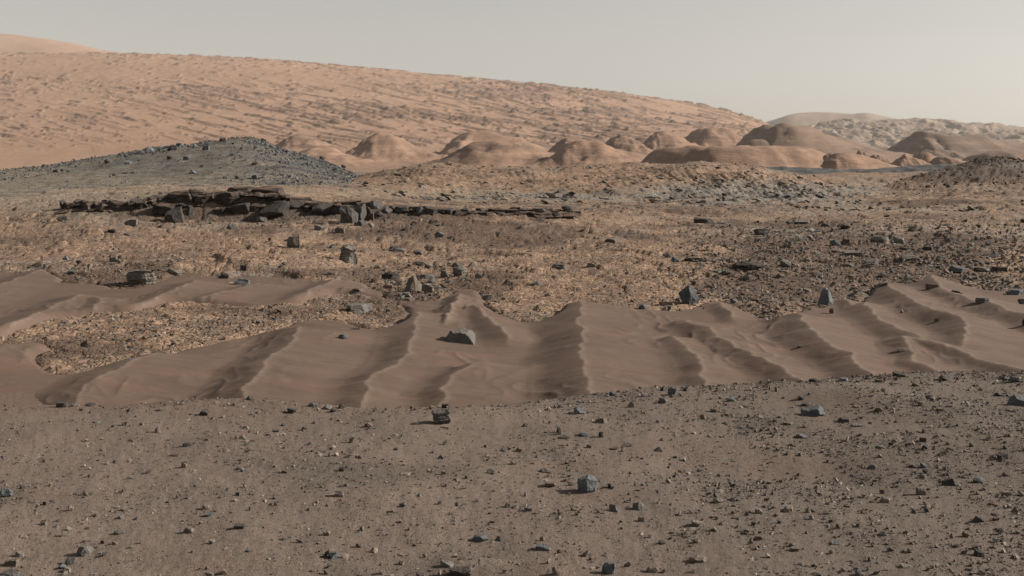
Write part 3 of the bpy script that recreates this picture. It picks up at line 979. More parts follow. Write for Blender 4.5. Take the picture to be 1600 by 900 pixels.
BL = Loft([(3300.0, [(1150, 275), (1900, 275)]), (3900.0, [(1150, 270), (1240, 250), (1300, 238), (1400, 236), (1500, 230), (1900, 228)]),
           (4700.0, [(1150, 268), (1210, 240), (1250, 222), (1300, 208), (1400, 210), (1500, 212), (1600, 216), (1900, 220)]),
           (5500.0, [(1150, 266), (1220, 230), (1260, 205), (1300, 196), (1350, 196), (1400, 192), (1440, 190), (1480, 194), (1520, 197), (1560, 201), (1600, 205), (1700, 210), (1900, 220)]),
           (5900.0, [(1150, 266), (1900, 255)])], 3)
rows = np.concatenate([np.linspace(3300, 5550, 150)[:-1], np.linspace(5550, 5900, 6)])
X, Y = fan(rows, 1150, 1760, 330)
Z = BL(X, Y)
px = px_of(X, Y)
kn = fbm(X / 115, Y / 260, 4, 112, 0.55, ridged=True)
v, v2, ox, oy, e = voronoi(X / 110, Y / 210, 9)
Z = Z + sstep(1200, 1290, px) * (26 * np.clip(kn, -0.3, 1) + 20 * (v - 0.3) * sstep(0.0, 0.3, e)) * sstep(3400, 4200, Y)
structure(grid_object('badlands', X, Y, Z, M_FAR, {'out': 0.6 * sstep(0.0, -0.25, kn), 'grey': np.zeros_like(X)}), 'pale knobby badlands with dark hollows below the far mesa', 'badlands')


def butte(label, cx, ytop, ybase, wl, wr, D, flat=0.0, power=1.25, grey=0.0, dark=0.0, seed=0, shoulder=None, dome=0.22):
    """an eroded butte: summit column, rows of its top and foot, half widths in columns, distance"""
    k = D / F
    ytop = ytop + 0.06 * (262 - ytop)
    hgt = (ybase - ytop) * k
    zb = H - (ybase - YH) * k
    xc = (cx - CX) * k
    wid = 1.45 if cx < 1060 else 1.25
    L, R = wl * k * wid, wr * k * wid
    dy = 0.55 * (L + R)
    x = np.linspace(-2.3, 2.3, 112)
    y = np.linspace(-1.7, 1.3, 56)
    xx, yy = np.meshgrid(x, y)
    Xl = np.where(xx < 0, xx * L, xx * R)
    Yl = yy * dy
    ang = np.arctan2(yy, xx)
    rb = random.Random(seed)
    wx = xx + 0.22 * fbm(xx * 1.3, yy * 1.3, 3, seed)
    wy = yy + 0.22 * fbm(xx * 1.3, yy * 1.3, 3, seed + 5)
    def bump(x0, y0, sx, sy, fl, pw):
        r = np.sqrt(((wx - x0) / sx) ** 2 + ((wy - y0) / sy) ** 2)
        q = 1 - np.clip((r - fl) / (1 - fl), 0, 2)
        up = np.clip(q, 0, 1)
        return np.where(q > 0, dome * (1 - (1 - up) ** 2.0) + (1 - dome) * (0.55 * up + 0.45 * up * up * (3 - 2 * up)) ** pw, q * 0.3)
    prof = bump(0, 0, 1, 1, flat, power)
    for _ in range(4):          # lower spurs and shoulders merging into the main mass
        h2, x2 = rb.uniform(0.35, 0.75), rb.uniform(-0.6, 0.6)
        prof = np.maximum(prof, h2 * bump(x2, rb.uniform(-0.5, 0.2), rb.uniform(0.35, 0.6), rb.uniform(0.4, 0.6), 0.08, 1.1) - 0.02)
    if shoulder:
        prof = np.maximum(prof, shoulder[1] * bump(shoulder[0], -0.1, shoulder[2], 0.7, 0.3, 1.0))
    ta = 1 - np.sqrt((wx / 1.95) ** 2 + (wy / 1.3) ** 2)
    ap = np.where(ta > 0, 0.56 * np.clip(ta, 0, 1) ** 1.1, 1.8 * ta)
    hk = np.clip(0.22 - np.abs(prof - ap), 0, None) / 0.22
    prof = np.maximum(prof, ap) + hk * hk * 0.055       # sandy apron
    zz = prof * hgt
    # level beds standing proud, shallow gullies between
    tz = zz / hgt + 0.10 * fbm(xx * 1.5, yy * 1.5, 3, seed + 2)
    zz = zz + hgt * 0.065 * fbm(tz * 12.0, tz * 0 + seed, 3, seed + 2) * sstep(0.1, 0.3, prof)
    zz = zz + hgt * 0.11 * fbm(xx * 3.4, yy * 1.6, 5, seed + 3, 0.62, ridged=True) * np.clip(prof * 3, 0, 1)
    out = np.clip(dark * 0.8 * sstep(0.12, 0.35, prof) + 0.6 * sstep(0.0, 0.35, fbm(xx * 1.0, tz * 10, 4, seed + 4)) * sstep(0.15, 0.35, prof), 0, 1)
    o = grid_object('butte', Xl + xc, Yl + D, zz + zb, M_BUTTE, {'out': out, 'grey': np.full_like(xx, grey)})
    structure(o, label, 'butte', 'buttes at the foot of the mountain')


butte('smooth pale orange mound beside the grey hill', 500, 228, 262, 55, 70, 1250, 0.1, 1.1, seed=201)
butte('rough brown knob on the slope above the pale orange mound', 468, 209, 240, 36, 50, 1600, 0.1, 1.0, dark=0.4, seed=202)
butte('tan cone shaped butte at the foot of the streaked slope', 600, 207, 266, 62, 84, 1350, 0.06, 1.15, seed=203)
butte('tan spur with a dark shaded flank behind the long brown mound', 738, 205, 262, 58, 130, 1550, 0.1, 1.1, seed=204)
butte('long low brown mound with a rounded back', 775, 221, 268, 88, 84, 1000, 0.16, 1.0, dark=0.45, seed=205, dome=0.5)
butte('tan mound with a flat crest and a skirt of pale sand', 917, 219, 270, 62, 78, 950, 0.10, 1.0, seed=206, shoulder=(-0.2, 0.8, 0.6))
butte('small brown shoulder behind the flat crested mound', 888, 214, 256, 34, 90, 1300, 0.1, 1.1, dark=0.3, seed=207)
butte('dark shaded cone between two tan buttes', 968, 210, 252, 34, 46, 1450, 0.05, 1.1, dark=0.5, seed=208)
butte('pointed brown cone in front of the lower mountain slope', 1030, 202, 246, 34, 60, 1600, 0.03, 1.1, dark=0.3, seed=209)
butte('broad brown mound behind the level mesa', 1112, 199, 252, 66, 76, 1700, 0.2, 1.1, dark=0.25, seed=210)
butte('low reddish mesa with a level rim standing over the dark sand', 1145, 230, 272, 122, 135, 850, 0.60, 0.8, dark=0.1, seed=211, dome=0.5)
butte('large layered butte with a grey cap at the foot of the mesa', 1215, 194, 258, 82, 150, 1500, 0.16, 1.1, grey=0.35, dark=0.35, seed=212)
butte('small dark pyramid peeking over the light mound', 1342, 234, 262, 14, 24, 1200, 0.0, 1.0, dark=0.8, seed=213)
butte('low reddish bump right beside the dark pyramid', 1366, 242, 264, 16, 34, 1150, 0.1, 1.0, dark=0.2, seed=214)
butte('light orange mound with one shaded flank over the dark sand', 1306, 240, 270, 42, 88, 820, 0.14, 0.95, seed=215)
butte('big smooth layered hill sloping away to the edge of the view', 1448, 206, 262, 66, 210, 1800, 0.10, 1.15, grey=0.45, dark=0.25, seed=216)
butte('small pale cone on a sandy apron', 1416, 241, 266, 28, 38, 1000, 0.04, 1.05, seed=217)
butte('rounded brown cone behind the small pale cone', 1440, 237, 264, 24, 34, 1150, 0.1, 1.0, dark=0.35, seed=218)
butte('low brown hump between the cones and the knoll', 1474, 246, 266, 30, 52, 1000, 0.2, 1.0, dark=0.3, seed=219)
butte('dim low ridge behind the brown knoll', 1580, 236, 264, 90, 130, 1250, 0.3, 1.0, grey=0.3, dark=0.2, seed=220)

# ------------------------------------------------------------------ air
hm = bpy.data.meshes.new('haze')
bm = bmesh.new()
bmesh.ops.create_cube(bm, size=1.0)
for v in bm.verts:
    v.co = Vector((v.co.x * 12000, 4340 + v.co.y * 8900, 470 + v.co.z * 980))
bm.to_mesh(hm)
bm.free()
hmat = bpy.data.materials.new('thin_air')
hmat.use_nodes = True
hn = hmat.node_tree.nodes
hn.clear()
ho = hn.new('ShaderNodeOutputMaterial')
hv = hn.new('ShaderNodeVolumePrincipled')
hv.inputs['Color'].default_value = (0.96, 0.945, 0.92, 1)
hv.inputs['Density'].default_value = 0.000030
hv.inputs['Anisotropy'].default_value = 0.1
hmat.node_tree.links.new(hv.outputs[0], ho.inputs['Volume'])
stuff(link('haze', hm, hmat), 'thin dusty air that pales the far mountain', 'haze')

# ------------------------------------------------------------------ stones
_yg = inv_rows(3.3, 140.0, 3600)


def hit(pxs, rows):
    """where the line of sight through a photographed foot first meets the ground"""
    u = (np.asarray(pxs, float) - CX) / F
    out = np.zeros(len(u))
    for a in range(0, len(u), 40):
        uu = u[a:a + 40]
        Y = np.repeat(_yg[None, :], len(uu), 0)
        X = uu[:, None] * Y
        r = YH - F * (top_z(X, Y) - H) / Y
        ok = r <= np.asarray(rows[a:a + 40])[:, None]
        k = np.where(ok.any(1), ok.argmax(1), len(_yg) - 1)
        out[a:a + 40] = _yg[k]
    return out


def hull_mesh(rng, shape, w, d, h, cuts, planes=None, noise=0.03, bev=0.04):
    """an angular block: a box cut by planes, chamfered, refined and roughened"""
    bm = bmesh.new()
    bmesh.ops.create_cube(bm, size=2.0)
    if planes is None:
        n = {'a': 11, 's': 8, 'l': 9, 'w': 7, 'r': 22, 'b': 6}[shape]
        planes = []
        for _ in range(n):
            v = Vector((rng.gauss(0, 1), rng.gauss(0, 1), rng.gauss(0.25, 0.8))).normalized()
            o = rng.uniform(0.62, 1.0)
            if shape == 's':
                v = Vector((v.x, v.y, v.z * 0.5)).normalized()
                o = rng.uniform(0.6, 0.95)
            elif shape == 'w':
                v = Vector((v.x, v.y, rng.uniform(0.35, 0.75))).normalized()
                o = rng.uniform(0.38, 0.62)
            elif shape == 'r':
                o = rng.uniform(0.86, 1.02)
            elif shape == 'b':
                o = rng.uniform(0.9, 1.15)
            elif shape == 'l':
                v = Vector((v.x, v.y, v.z * 0.6)).normalized()
                o = rng.uniform(0.72, 1.0)
            planes.append((v, o))
        if shape in 'sl':
            planes.append((Vector((rng.uniform(-.25, .25), rng.uniform(-.35, .1), 1)).normalized(), rng.uniform(0.5, 0.9)))
        if shape == 'a' and rng.random() < 0.6:      # a lit top facet leaning to the sun or the eye
            planes.append((Vector((rng.uniform(-.2, .7), rng.uniform(-.6, .2), 0.8)).normalized(), rng.uniform(0.5, 0.7)))
    for v, o in planes:
        v = Vector(v).normalized()
        g = bm.verts[:] + bm.edges[:] + bm.faces[:]
        r = bmesh.ops.bisect_plane(bm, geom=g, dist=1e-5, plane_co=v * o, plane_no=v, clear_outer=True)
        ed = [e for e in r['geom_cut'] if isinstance(e, bmesh.types.BMEdge)]
        if len(ed) >= 3:
            bmesh.ops.contextual_create(bm, geom=ed)
    bmesh.ops.remove_doubles(bm, verts=bm.verts[:], dist=0.02)
    bmesh.ops.dissolve_degenerate(bm, edges=bm.edges[:], dist=0.01)
    if bev:
        bmesh.ops.bevel(bm, geom=bm.edges[:], offset=bev, segments=1, affect='EDGES', clamp_overlap=True)
    bmesh.ops.triangulate(bm, faces=bm.faces[:])
    for _ in range(cuts):
        lim = 0.42 if _ == 0 else 0.24 if _ == 1 else 0.13
        ed = [e for e in bm.edges if e.calc_length() > lim]
        if ed:
            bmesh.ops.subdivide_edges(bm, edges=ed, cuts=1)
            bmesh.ops.triangulate(bm, faces=bm.faces[:])
    co = np.array([v.co[:] for v in bm.verts])
    sd = rng.randint(0, 500)
    co = co + noise * 1.6 * np.stack([perlin3(co * 1.7, sd), perlin3(co * 1.7, sd + 1), perlin3(co * 1.7, sd + 2)], 1)
    if cuts:
        co = co + noise * 0.9 * np.stack([perlin3(co * 5, sd + 3), perlin3(co * 5, sd + 4), perlin3(co * 5, sd + 5)], 1)
    if shape == 'l':
        q = co[:, 2] * 4.5 + 0.9 * co[:, 0] * rng.uniform(-.5, .9) + sd
        lay = np.interp(np.mod(q, 7), np.arange(0, 7.5, 0.5), [rng.uniform(-1, 1) for _ in range(15)])
        co[:, :2] *= (1 + 0.085 * lay)[:, None]
    lo, hi = co.min(0), co.max(0)
    co = (co - (lo + hi) / 2) / (hi - lo)
    co[:, 2] += 0.5
    co *= np.array([w, d, h])
    for v, c in zip(bm.verts, co):
        v.co = c
    return bm


def bm_mesh(name, bm, mat, smooth_angle=None):
    me = bpy.data.meshes.new(name)
    bm.to_mesh(me)
    bm.free()
    me.materials.append(mat)
    return me


CNAME = {'g': 'grey', 'b': 'blue grey', 'd': 'dark', 't': 'pale tan', 'r': 'brown', 'l': 'layered grey'}
SNAME = {'a': 'angular stone', 's': 'flat slab', 'l': 'layered rock', 'w': 'pointed stone', 'r': 'rounded stone', 'b': 'blocky stone'}
# key rocks: column, foot row, width, height (photo pixels), colour, shape, name, label, short landmark phrase
KEYS = [
    (719, 536, 48, 30, 'g', 'a', 'boulder', 'big flat topped grey boulder lying on the dune sand with a black shaded front', 'flat topped dune boulder'),
    (1077, 476, 32, 31, 'b', 'a', 'boulder', 'tall blue grey egg shaped boulder standing where bedrock meets sand', 'egg shaped boulder'),
    (1291, 478, 24, 29, 'b', 'a', 'boulder', 'upright blue grey block with a jagged black shaded side among the dunes', 'upright dune block'),
    (919, 771, 33, 29, 'b', 'a', 'boulder', 'blue grey faceted block alone on the near gravel plain', 'faceted gravel block'),
    (1272, 651, 37, 17, 'b', 'a', 'boulder', 'leaning dark wedge with a bright blue grey end face on the gravel', 'leaning wedge'),
    (1591, 635, 28, 18, 'b', 'a', 'boulder', 'dark boulder with a blue lit top cut by the edge of the view', 'cut off dark boulder'),
    (690, 664, 32, 27, 'g', 'l', 'boulder', 'rough crumbly grey rock at the crest of the gravel plain', 'crumbly crest rock'),
    (544, 412, 31, 31, 'l', 'l', 'boulder', 'stout layered grey boulder casting a long shadow on the tan slope', 'stout layered boulder'),
    (220, 447, 46, 28, 'l', 'l', 'boulder', 'broad layered grey rock half sunk in the sand at the left', 'broad layered rock'),
    (132, 870, 24, 19, 'g', 'r', 'boulder', 'dark grey rounded boulder with a bright right side on the near gravel', 'rounded gravel boulder'),
    (459, 387, 22, 21, 'l', 'l', 'boulder', 'dark layered rock below the ledge with a blue lit corner', 'blue cornered rock'),
    (646, 456, 31, 27, 't', 'w', 'boulder', 'large pale pointed block in the rock pile at the dune margin', 'pale pile block'),
    (562, 491, 40, 22, 'g', 's', 'slab', 'wide dark grey tilted slab at the tip of the bedrock spit', 'tilted dark slab'),
    (718, 432, 23, 18, 'l', 'l', 'boulder', 'pile of thin grey layers at the upper end of the rock pile', 'thin layered stack'),
    (1172, 423, 42, 14, 'd', 'l', 'slab', 'long dark layered slab lying among the rubble', 'long dark slab'),
    (1378, 381, 30, 16, 'l', 's', 'slab', 'large pale tilted plate sticking out of the rubble slope', 'large pale plate'),
    (1404, 381, 17, 16, 'l', 's', 'slab', 'steeply tilted plate leaning behind the large pale plate', 'leaning plate'),
    (1422, 408, 34, 13, 'l', 's', 'slab', 'long rounded grey slab at the lower end of the rubble slope', 'long rounded slab'),
    (1496, 427, 29, 13, 'b', 'r', 'boulder', 'smooth grey loaf shaped boulder at the head of the sand', 'loaf shaped boulder'),
    (1586, 461, 25, 13, 'b', 's', 'boulder', 'pale blue grey flat boulder on sand at the far right', 'flat sand boulder'),
    (1305, 385, 16, 11, 'b', 'r', 'boulder', 'small bright blue boulder in the rubble slope', 'bright blue boulder'),
    (905, 648, 19, 14, 'b', 'a', 'boulder', 'dark blue grey block just past the gravel crest centre', 'dark crest block'),
    (1050, 618, 14, 13, 'b', 'l', 'boulder', 'blue grey knobby stone perched on the gravel crest', 'knobby crest stone'),
    (940, 662, 20, 10, 't', 'w', 'boulder', 'wedge stone with dark left half and pale right face', 'half dark wedge'),
    (719, 903, 36, 18, 'd', 'l', 'boulder', 'dark rough rock cut by the lower edge of the view', 'dark bottom edge rock'),
    (1405, 589, 19, 9, 'd', 'l', 'boulder', 'dark lumpy rock at the edge of the gravel below the dunes', 'dark lumpy rock'),
    (1412, 549, 21, 6, 'd', 's', 'slab', 'thin dark slab resting on a dune flank', 'dune flank slab'),
    (951, 897, 22, 20, 'b', 'r', 'boulder', 'blue grey pitted boulder near the lower edge', 'pitted boulder'),
    (848, 861, 23, 12, 'b', 'l', 'boulder', 'blue grey splintered stone low on the gravel', 'splintered blue stone'),
    (1091, 823, 21, 11, 't', 'l', 'boulder', 'pale lumpy stone on the right gravel with a shadow on its left', 'pale lumpy stone'),
    (1090, 879, 28, 12, 't', 'r', 'boulder', 'pale rounded slab like stone near the lower edge', 'pale rounded slab'),
    (1485, 760, 23, 14, 'd', 'w', 'boulder', 'dark brown wedge with a brighter right facet on the right gravel', 'dark brown wedge'),
    (1529, 755, 18, 10, 'b', 'r', 'boulder', 'small blue topped oval stone right of the dark brown wedge', 'blue oval stone'),
    (1306, 852, 19, 11, 'b', 's', 'boulder', 'pale blue flat stone on the lower right gravel', 'pale blue flat stone'),
    (999, 798, 20, 15, 'g', 'w', 'boulder', 'grey pointed stone right of a smaller pale triangle', 'grey pointed pair stone'),
    (961, 800, 18, 12, 'g', 'w', 'boulder', 'pale triangular stone with a black left face', 'pale triangle'),
    (536, 530, 14, 8, 'b', 'r', 'stone', 'small blue grey stone alone on the smooth dune sand', 'lone dune stone'),
    (1005, 483, 14, 9, 'b', 'a', 'stone', 'blue grey stone at the bedrock edge left of the egg shaped boulder', 'bedrock edge stone'),
    (530, 777, 14, 12, 't', 'b', 'stone', 'pale square stone standing on the middle gravel', 'pale square stone'),
    (295, 834, 16, 11, 't', 'r', 'stone', 'pale rounded stone with a long shadow on the left gravel', 'pale rounded stone'),
    (97, 637, 16, 9, 'd', 'b', 'stone', 'dark squared stone at the left gravel crest', 'dark squared stone'),
    (511, 640, 15, 9, 'g', 'w', 'stone', 'grey pyramid stone on the gravel crest', 'grey crest pyramid'),
    (1439, 774, 14, 13, 't', 'b', 'stone', 'pale upright block on the right gravel', 'pale upright block'),
    (771, 886, 46, 9, 't', 's', 'slab', 'long thin pale slab flat on the gravel at the lower edge', 'long thin slab'),
]
KEYPLANES = {
    0: [((0.05, -0.30, 1), 0.62), ((-0.85, -0.45, 0.18), 0.78), ((-0.12, -1, 0.10), 0.66), ((0.95, -0.15, 0.35), 0.74), ((0.75, -0.55, 0.5), 0.80), ((-0.55, 0.3, 0.9), 0.74), ((0.45, 0.25, 0.9), 0.80), ((-0.2, 1, 0.3), 0.9), ((-0.95, 0.3, 0.45), 0.8), ((0.2, -0.55, 0.85), 0.72)],
    1: [((-0.78, -0.62, 0.10), 0.60), ((-0.6, -0.55, 0.65), 0.78), ((-0.55, -0.6, -0.6), 0.9), ((0.72, -0.55, 0.42), 0.60), ((0.9, 0.1, 0.55), 0.66), ((0.75, -0.5, -0.35), 0.80), ((0.35, -0.75, -0.25), 0.78), ((-0.5, 0.3, 0.85), 0.82), ((0.3, 0.1, 1), 0.88), ((-0.9, 0.2, -0.6), 0.86), ((0, 1, 0.3), 0.9), ((-0.9, -0.1, 0.55), 0.74)],
    2: [((-0.80, -0.60, 0.10), 0.50), ((0.80, -0.56, 0.16), 0.56), ((0.95, 0.1, 0.30), 0.66), ((-0.55, -0.25, 0.85), 0.80), ((0.5, -0.1, 0.85), 0.82), ((-0.2, -1, 0.0), 0.72), ((0, 1, 0.2), 0.8), ((0.6, -0.75, -0.5), 0.75), ((-0.98, 0.1, 0.42), 0.8)],
    3: [((-0.80, -0.60, 0.10), 0.66), ((0.42, -0.88, 0.20), 0.60), ((0.9, -0.2, -0.35), 0.78), ((0.88, 0.1, 0.4), 0.82), ((-0.4, -0.1, 0.92), 0.82), ((0.35, -0.2, 0.95), 0.78), ((0.3, -0.8, -0.55), 0.85), ((-0.7, -0.5, 0.6), 0.86), ((0, 1, 0.3), 0.9)],
    4: [((-0.40, -0.93, 0.08), 0.52), ((0.82, -0.50, 0.28), 0.58), ((-0.45, 0.0, 0.9), 0.50), ((0.05, 0.1, 1), 0.86), ((-0.8, -0.3, 0.55), 0.70), ((0.5, -0.6, -0.6), 0.8), ((0.95, 0.2, 0.2), 0.9)],
    5: [((-0.45, -0.88, 0.10), 0.52), ((0.2, -0.35, 0.92), 0.55), ((-0.85, -0.1, 0.5), 0.60), ((0.7, -0.5, 0.5), 0.8), ((-0.6, -0.4, 0.68), 0.62)],
    11: [((-0.7, -0.6, 0.45), 0.52), ((0.75, -0.55, 0.38), 0.52), ((0.1, -0.9, 0.42), 0.58), ((-0.3, 0.4, 0.85), 0.62), ((0.6, 0.3, 0.75), 0.62), ((-0.95, 0.1, 0.4), 0.7), ((0, 1, 0.4), 0.7)],
    35: [((-0.75, -0.6, 0.40), 0.45), ((0.70, -0.50, 0.45), 0.55), ((0.3, 0.3, 0.9), 0.6)],
    34: [((-0.85, -0.4, 0.35), 0.55), ((0.35, -0.8, 0.45), 0.55), ((0.7, 0.1, 0.65), 0.6), ((-0.2, 0.3, 0.9), 0.72)],
    23: [((-0.5, -0.75, 0.40), 0.45), ((0.8, -0.45, 0.38), 0.60), ((-0.4, 0.3, 0.85), 0.6), ((0.3, 0.2, 0.9), 0.75)],
    31: [((-0.5, -0.75, 0.38), 0.45), ((0.75, -0.5, 0.42), 0.65), ((-0.5, 0.1, 0.85), 0.55), ((0.5, 0.3, 0.8), 0.75)],
}
# the other stones: column, middle row, width, height, colour, shape
LIST = """
565 392 15 8 t s;273 425 22 11 l l;378 440 24 12 b a;350 431 18 9 d w;381 419 10 10 d b;178 405 14 9 g l;103 403 9 7 g w;71 415 6 6 g a;117 423 20 7 g s;205 348 22 12 g a;97 341 18 10 d a;175 360 13 8 d s;198 366 13 7 g a;362 353 17 10 g a;245 421 18 5 d s
499 356 16 9 g a;531 359 16 12 t a;519 385 10 8 g a;520 425 16 8 t s;681 351 16 6 g s;686 366 16 9 b a;624 391 14 8 g a;614 388 13 7 d a;654 394 16 8 g a;656 412 14 7 d r;670 415 14 9 t a;738 413 16 9 t w;716 411 17 7 g s
668 450 20 15 l a;674 437 14 11 g w;666 431 24 10 g s;695 428 14 13 g a;610 430 28 12 d l;560 452 20 8 t s;607 447 16 8 r a;634 459 12 11 g s;640 467 16 7 t s;761 464 17 10 g a;624 440 12 7 r a;700 440 12 6 g a
875 416 28 10 g a;924 414 13 7 t a;840 442 16 6 g a;956 376 26 9 l l;1042 399 13 7 d a;1055 405 13 9 b a;1080 404 26 9 d s;1100 406 13 6 g s;1152 415 15 10 d r;1137 425 15 9 g a;1122 424 13 7 g s;1170 432 16 8 g a;1146 470 10 8 b a;1190 362 26 10 d l;1100 345 32 11 d l
1300 485 9 10 t r;1286 478 12 5 t a;1262 454 14 9 t a;1253 346 28 9 l s;1233 348 11 6 g a;1290 351 16 7 d a;1320 354 16 8 d a;1237 376 10 9 g w;1320 378 13 10 r w;1330 394 30 10 l s;1310 391 22 7 l s;1418 388 28 7 d s;1447 387 14 10 d s;1479 424 9 9 t a;1536 420 28 10 l s;1565 419 24 10 d s;1525 372 7 7 b a;1544 380 9 8 b a;1597 471 12 9 g r;1496 455 15 6 g s;1457 447 20 8 r a;1380 444 13 7 g a;1536 469 22 9 g l;1355 457 13 6 g l;1350 415 18 9 t w;1325 414 25 8 g s;1362 410 21 10 g a;1227 412 18 12 g a;1226 424 16 7 t s;1219 431 13 8 g a;1410 486 7 6 t w;1462 501 8 7 r w;1602 503 9 12 d r;1240 450 20 7 r s;1420 434 14 6 g l;1380 430 18 8 d a
1251 541 9 5 d s;1477 590 20 10 g a;1585 593 17 10 b a;1271 594 15 7 d r;1319 592 14 7 b s;1357 591 9 5 g r;1372 595 11 5 d a;1400 598 14 6 t s;1430 601 11 6 r a;1522 602 11 6 r w;1252 621 11 9 d a;1260 631 16 8 d s;1339 635 14 6 r s;1373 640 12 8 r b;1439 631 11 9 t a;1452 620 10 7 g a;1467 639 13 6 r s;1484 634 11 5 t s;1577 641 12 5 g s;1320 656 18 8 d l;1340 664 19 7 g s;1232 662 15 6 g a;1561 616 13 6 d a;1266 615 8 6 g w;1570 590 14 6 g a
556 513 14 4 d s;140 632 17 5 d s;118 632 13 5 g s;489 632 15 8 b r;521 641 11 6 d r;534 635 11 8 d a;697 634 14 7 d b;676 636 12 6 t a;456 642 15 9 d l;575 664 11 7 r a;875 635 9 7 d w;986 632 10 11 t w;1036 626 14 10 g a;957 615 11 8 b r;979 617 12 5 d a;1007 617 11 6 g a;932 615 10 4 d s;1034 608 7 6 d a;1072 609 9 5 d w;1141 624 12 8 b l;1116 641 16 7 r a;1165 634 11 7 t s;1099 651 10 9 r w;872 671 6 11 d w
1001 811 9 8 t r;1122 782 17 9 t a;869 892 13 15 t r;1019 890 18 11 t l;913 678 16 9 b s;874 673 7 14 d w;881 683 18 7 d s;939 679 8 10 d b;979 695 18 5 d s;1034 686 7 6 d w;1029 702 13 8 r w;853 735 19 8 t a;861 757 20 9 r a;813 702 14 9 r a;919 697 9 6 r w;961 700 13 6 d s;1185 799 11 9 g b;1185 840 17 9 t a;1088 845 11 8 t r;1034 848 12 8 d a;1166 829 9 6 t b;819 664 10 7 g w;826 795 14 8 g l
1376 697 18 7 b s;1364 729 12 7 b r;1445 699 10 8 d a;1442 687 9 8 d b;1566 713 17 11 d l;1263 796 9 12 t w;1232 794 18 14 t s;1443 727 11 9 b a;1446 736 10 9 g r;1442 744 12 8 g r;1527 811 16 11 d w;1551 787 13 6 r r;1572 771 14 8 t b;1572 741 13 7 r r;1384 781 18 10 t a;1306 767 17 4 d s;1277 761 10 7 r w;1281 770 9 6 r s;1240 858 14 8 t a;1238 851 11 8 t r;1448 792 13 8 t w;1416 884 16 8 t s;1487 837 9 9 r w;1343 896 14 10 g r;1274 897 16 7 d a;1530 864 14 13 d l;1518 695 8 7 t r;1379 768 8 8 r b;1405 752 11 6 d s;1392 858 10 8 r a;1251 681 18 8 b a;1572 889 14 7 t w;1561 826 13 6 r s;1160 668 10 5 b s
110 877 16 12 g a;98 885 14 10 b a;105 890 12 9 t a;19 879 20 13 t l;16 896 32 12 g l;187 832 17 8 g r;110 794 9 10 t a;37 838 15 6 t s;10 770 22 14 b l;247 671 10 11 t w;203 688 11 5 r w;292 695 13 8 d a;353 703 16 7 t w;379 682 9 11 t s;250 640 12 5 d s;319 645 17 9 d a;390 621 13 8 d w;287 727 9 9 t a;322 792 12 9 t r;327 803 15 9 b s;375 823 18 9 d l;134 771 8 7 t a;35 761 9 6 d a;161 703 9 5 t a;384 668 11 6 t w;274 711 10 4 d s;193 796 9 6 t a;147 805 8 6 r a;31 866 13 10 t a;97 836 10 8 t a;179 848 8 6 t a;68 816 9 8 t a;374 732 10 5 g a;332 846 11 8 t a;152 659 12 5 g s
576 663 13 8 t w;634 740 16 6 t s;693 739 8 7 t b;445 737 9 5 d b;534 733 9 7 d b;521 866 17 16 b s;511 833 12 9 t a;632 866 20 8 t s;664 868 6 6 t r;698 881 22 12 g l;751 841 24 12 b r;779 841 15 10 d w;711 813 11 7 g w;792 789 10 9 d w;597 892 10 13 t w;584 860 12 8 t w;561 852 11 7 r a;722 762 26 4 t s;721 776 14 6 t s;550 686 9 13 g s;485 692 9 7 t w;771 824 15 4 t s;627 878 9 10 t s;558 832 11 4 d s;767 736 12 9 g w;787 703 12 7 g a;442 842 11 5 d s;511 789 8 6 t w;655 773 9 6 t w;561 714 9 6 d w;542 714 9 5 d s;431 673 11 5 d s;443 664 8 5 g a;618 679 8 5 t s
"""
stones = []
for ln in LIST.strip().split('\n'):
    for it in ln.split(';'):
        a = it.split()
        stones.append((float(a[0]), float(a[1]) + float(a[3]) / 2, float(a[2]), float(a[3]), a[4], a[5]))
allr = [k[:6] for k in KEYS] + stones
dist = hit([r[0] for r in allr], [r[1] for r in allr])
rockpos = []
for i, (r, D) in enumerate(zip(allr, dist)):
    cx, foot, w, h, c, sh = r
    rng = random.Random(1000 + i)
    k = D / F
    W, Hh = w * k, h * k
    dep = W * (0.75 if sh != 's' else 0.9)
    Yc = D + 0.40 * dep
    Xc = (cx - CX) / F * Yc
    zg = float(top_z(np.array([Xc]), np.array([Yc]))[0])
    zf = float(H - (foot - YH) * D / F)
    zb = min(zg, zf) - (0.26 if sh == 'l' else 0.15) * Hh
    tall = (zf + Hh) - zb - 0.55 * dep * (foot - YH) / F
    if i == 0:
        dep, tall = W * 0.95, tall * 0.80
    tall = max(tall, 0.3 * Hh)
    if sh in 's':
        tall = max(tall * 0.8, 0.35 * Hh)
    key = i < len(KEYS)
    cuts = 3 if (key and w > 26) else 2 if (key or w > 15 or sh == 'l') else 1
    bm = hull_mesh(rng, sh, W, dep, tall, cuts, KEYPLANES.get(i) if key else None, noise=0.05 if sh != 'l' else 0.07, bev=0.05 if w > 9 else 0)
    name = KEYS[i][6] if key else ('slab' if sh == 's' and w >= 18 else 'stone')
    me = bm_mesh(name, bm, ROCK[c])
    o = link(name, me)
    o.location = (Xc, Yc, zb)
    o['kind'] = 'thing'
    rockpos.append((cx, foot, Xc, Yc, o, c, sh, w, i))
    zone = 'gravel' if foot > np.interp(cx, TX, CREST_ROW) - 4 else 'sand' if sand_mask(np.array([Xc]), np.array([Yc]))[0] > 0.5 else 'bedrock'
    if key:
        o['label'], o['category'] = KEYS[i][7], ('slab' if name == 'slab' else 'boulder' if name == 'boulder' else 'stone')
        o['group'] = 'landmark boulders'
    else:
        o['category'] = 'slab' if name == 'slab' else 'stone'
        o['group'] = {'gravel': 'stones on the gravel plain', 'sand': 'stones on the dune sand', 'bedrock': 'stones on the bedrock slope'}[zone]
        o['zone'] = zone

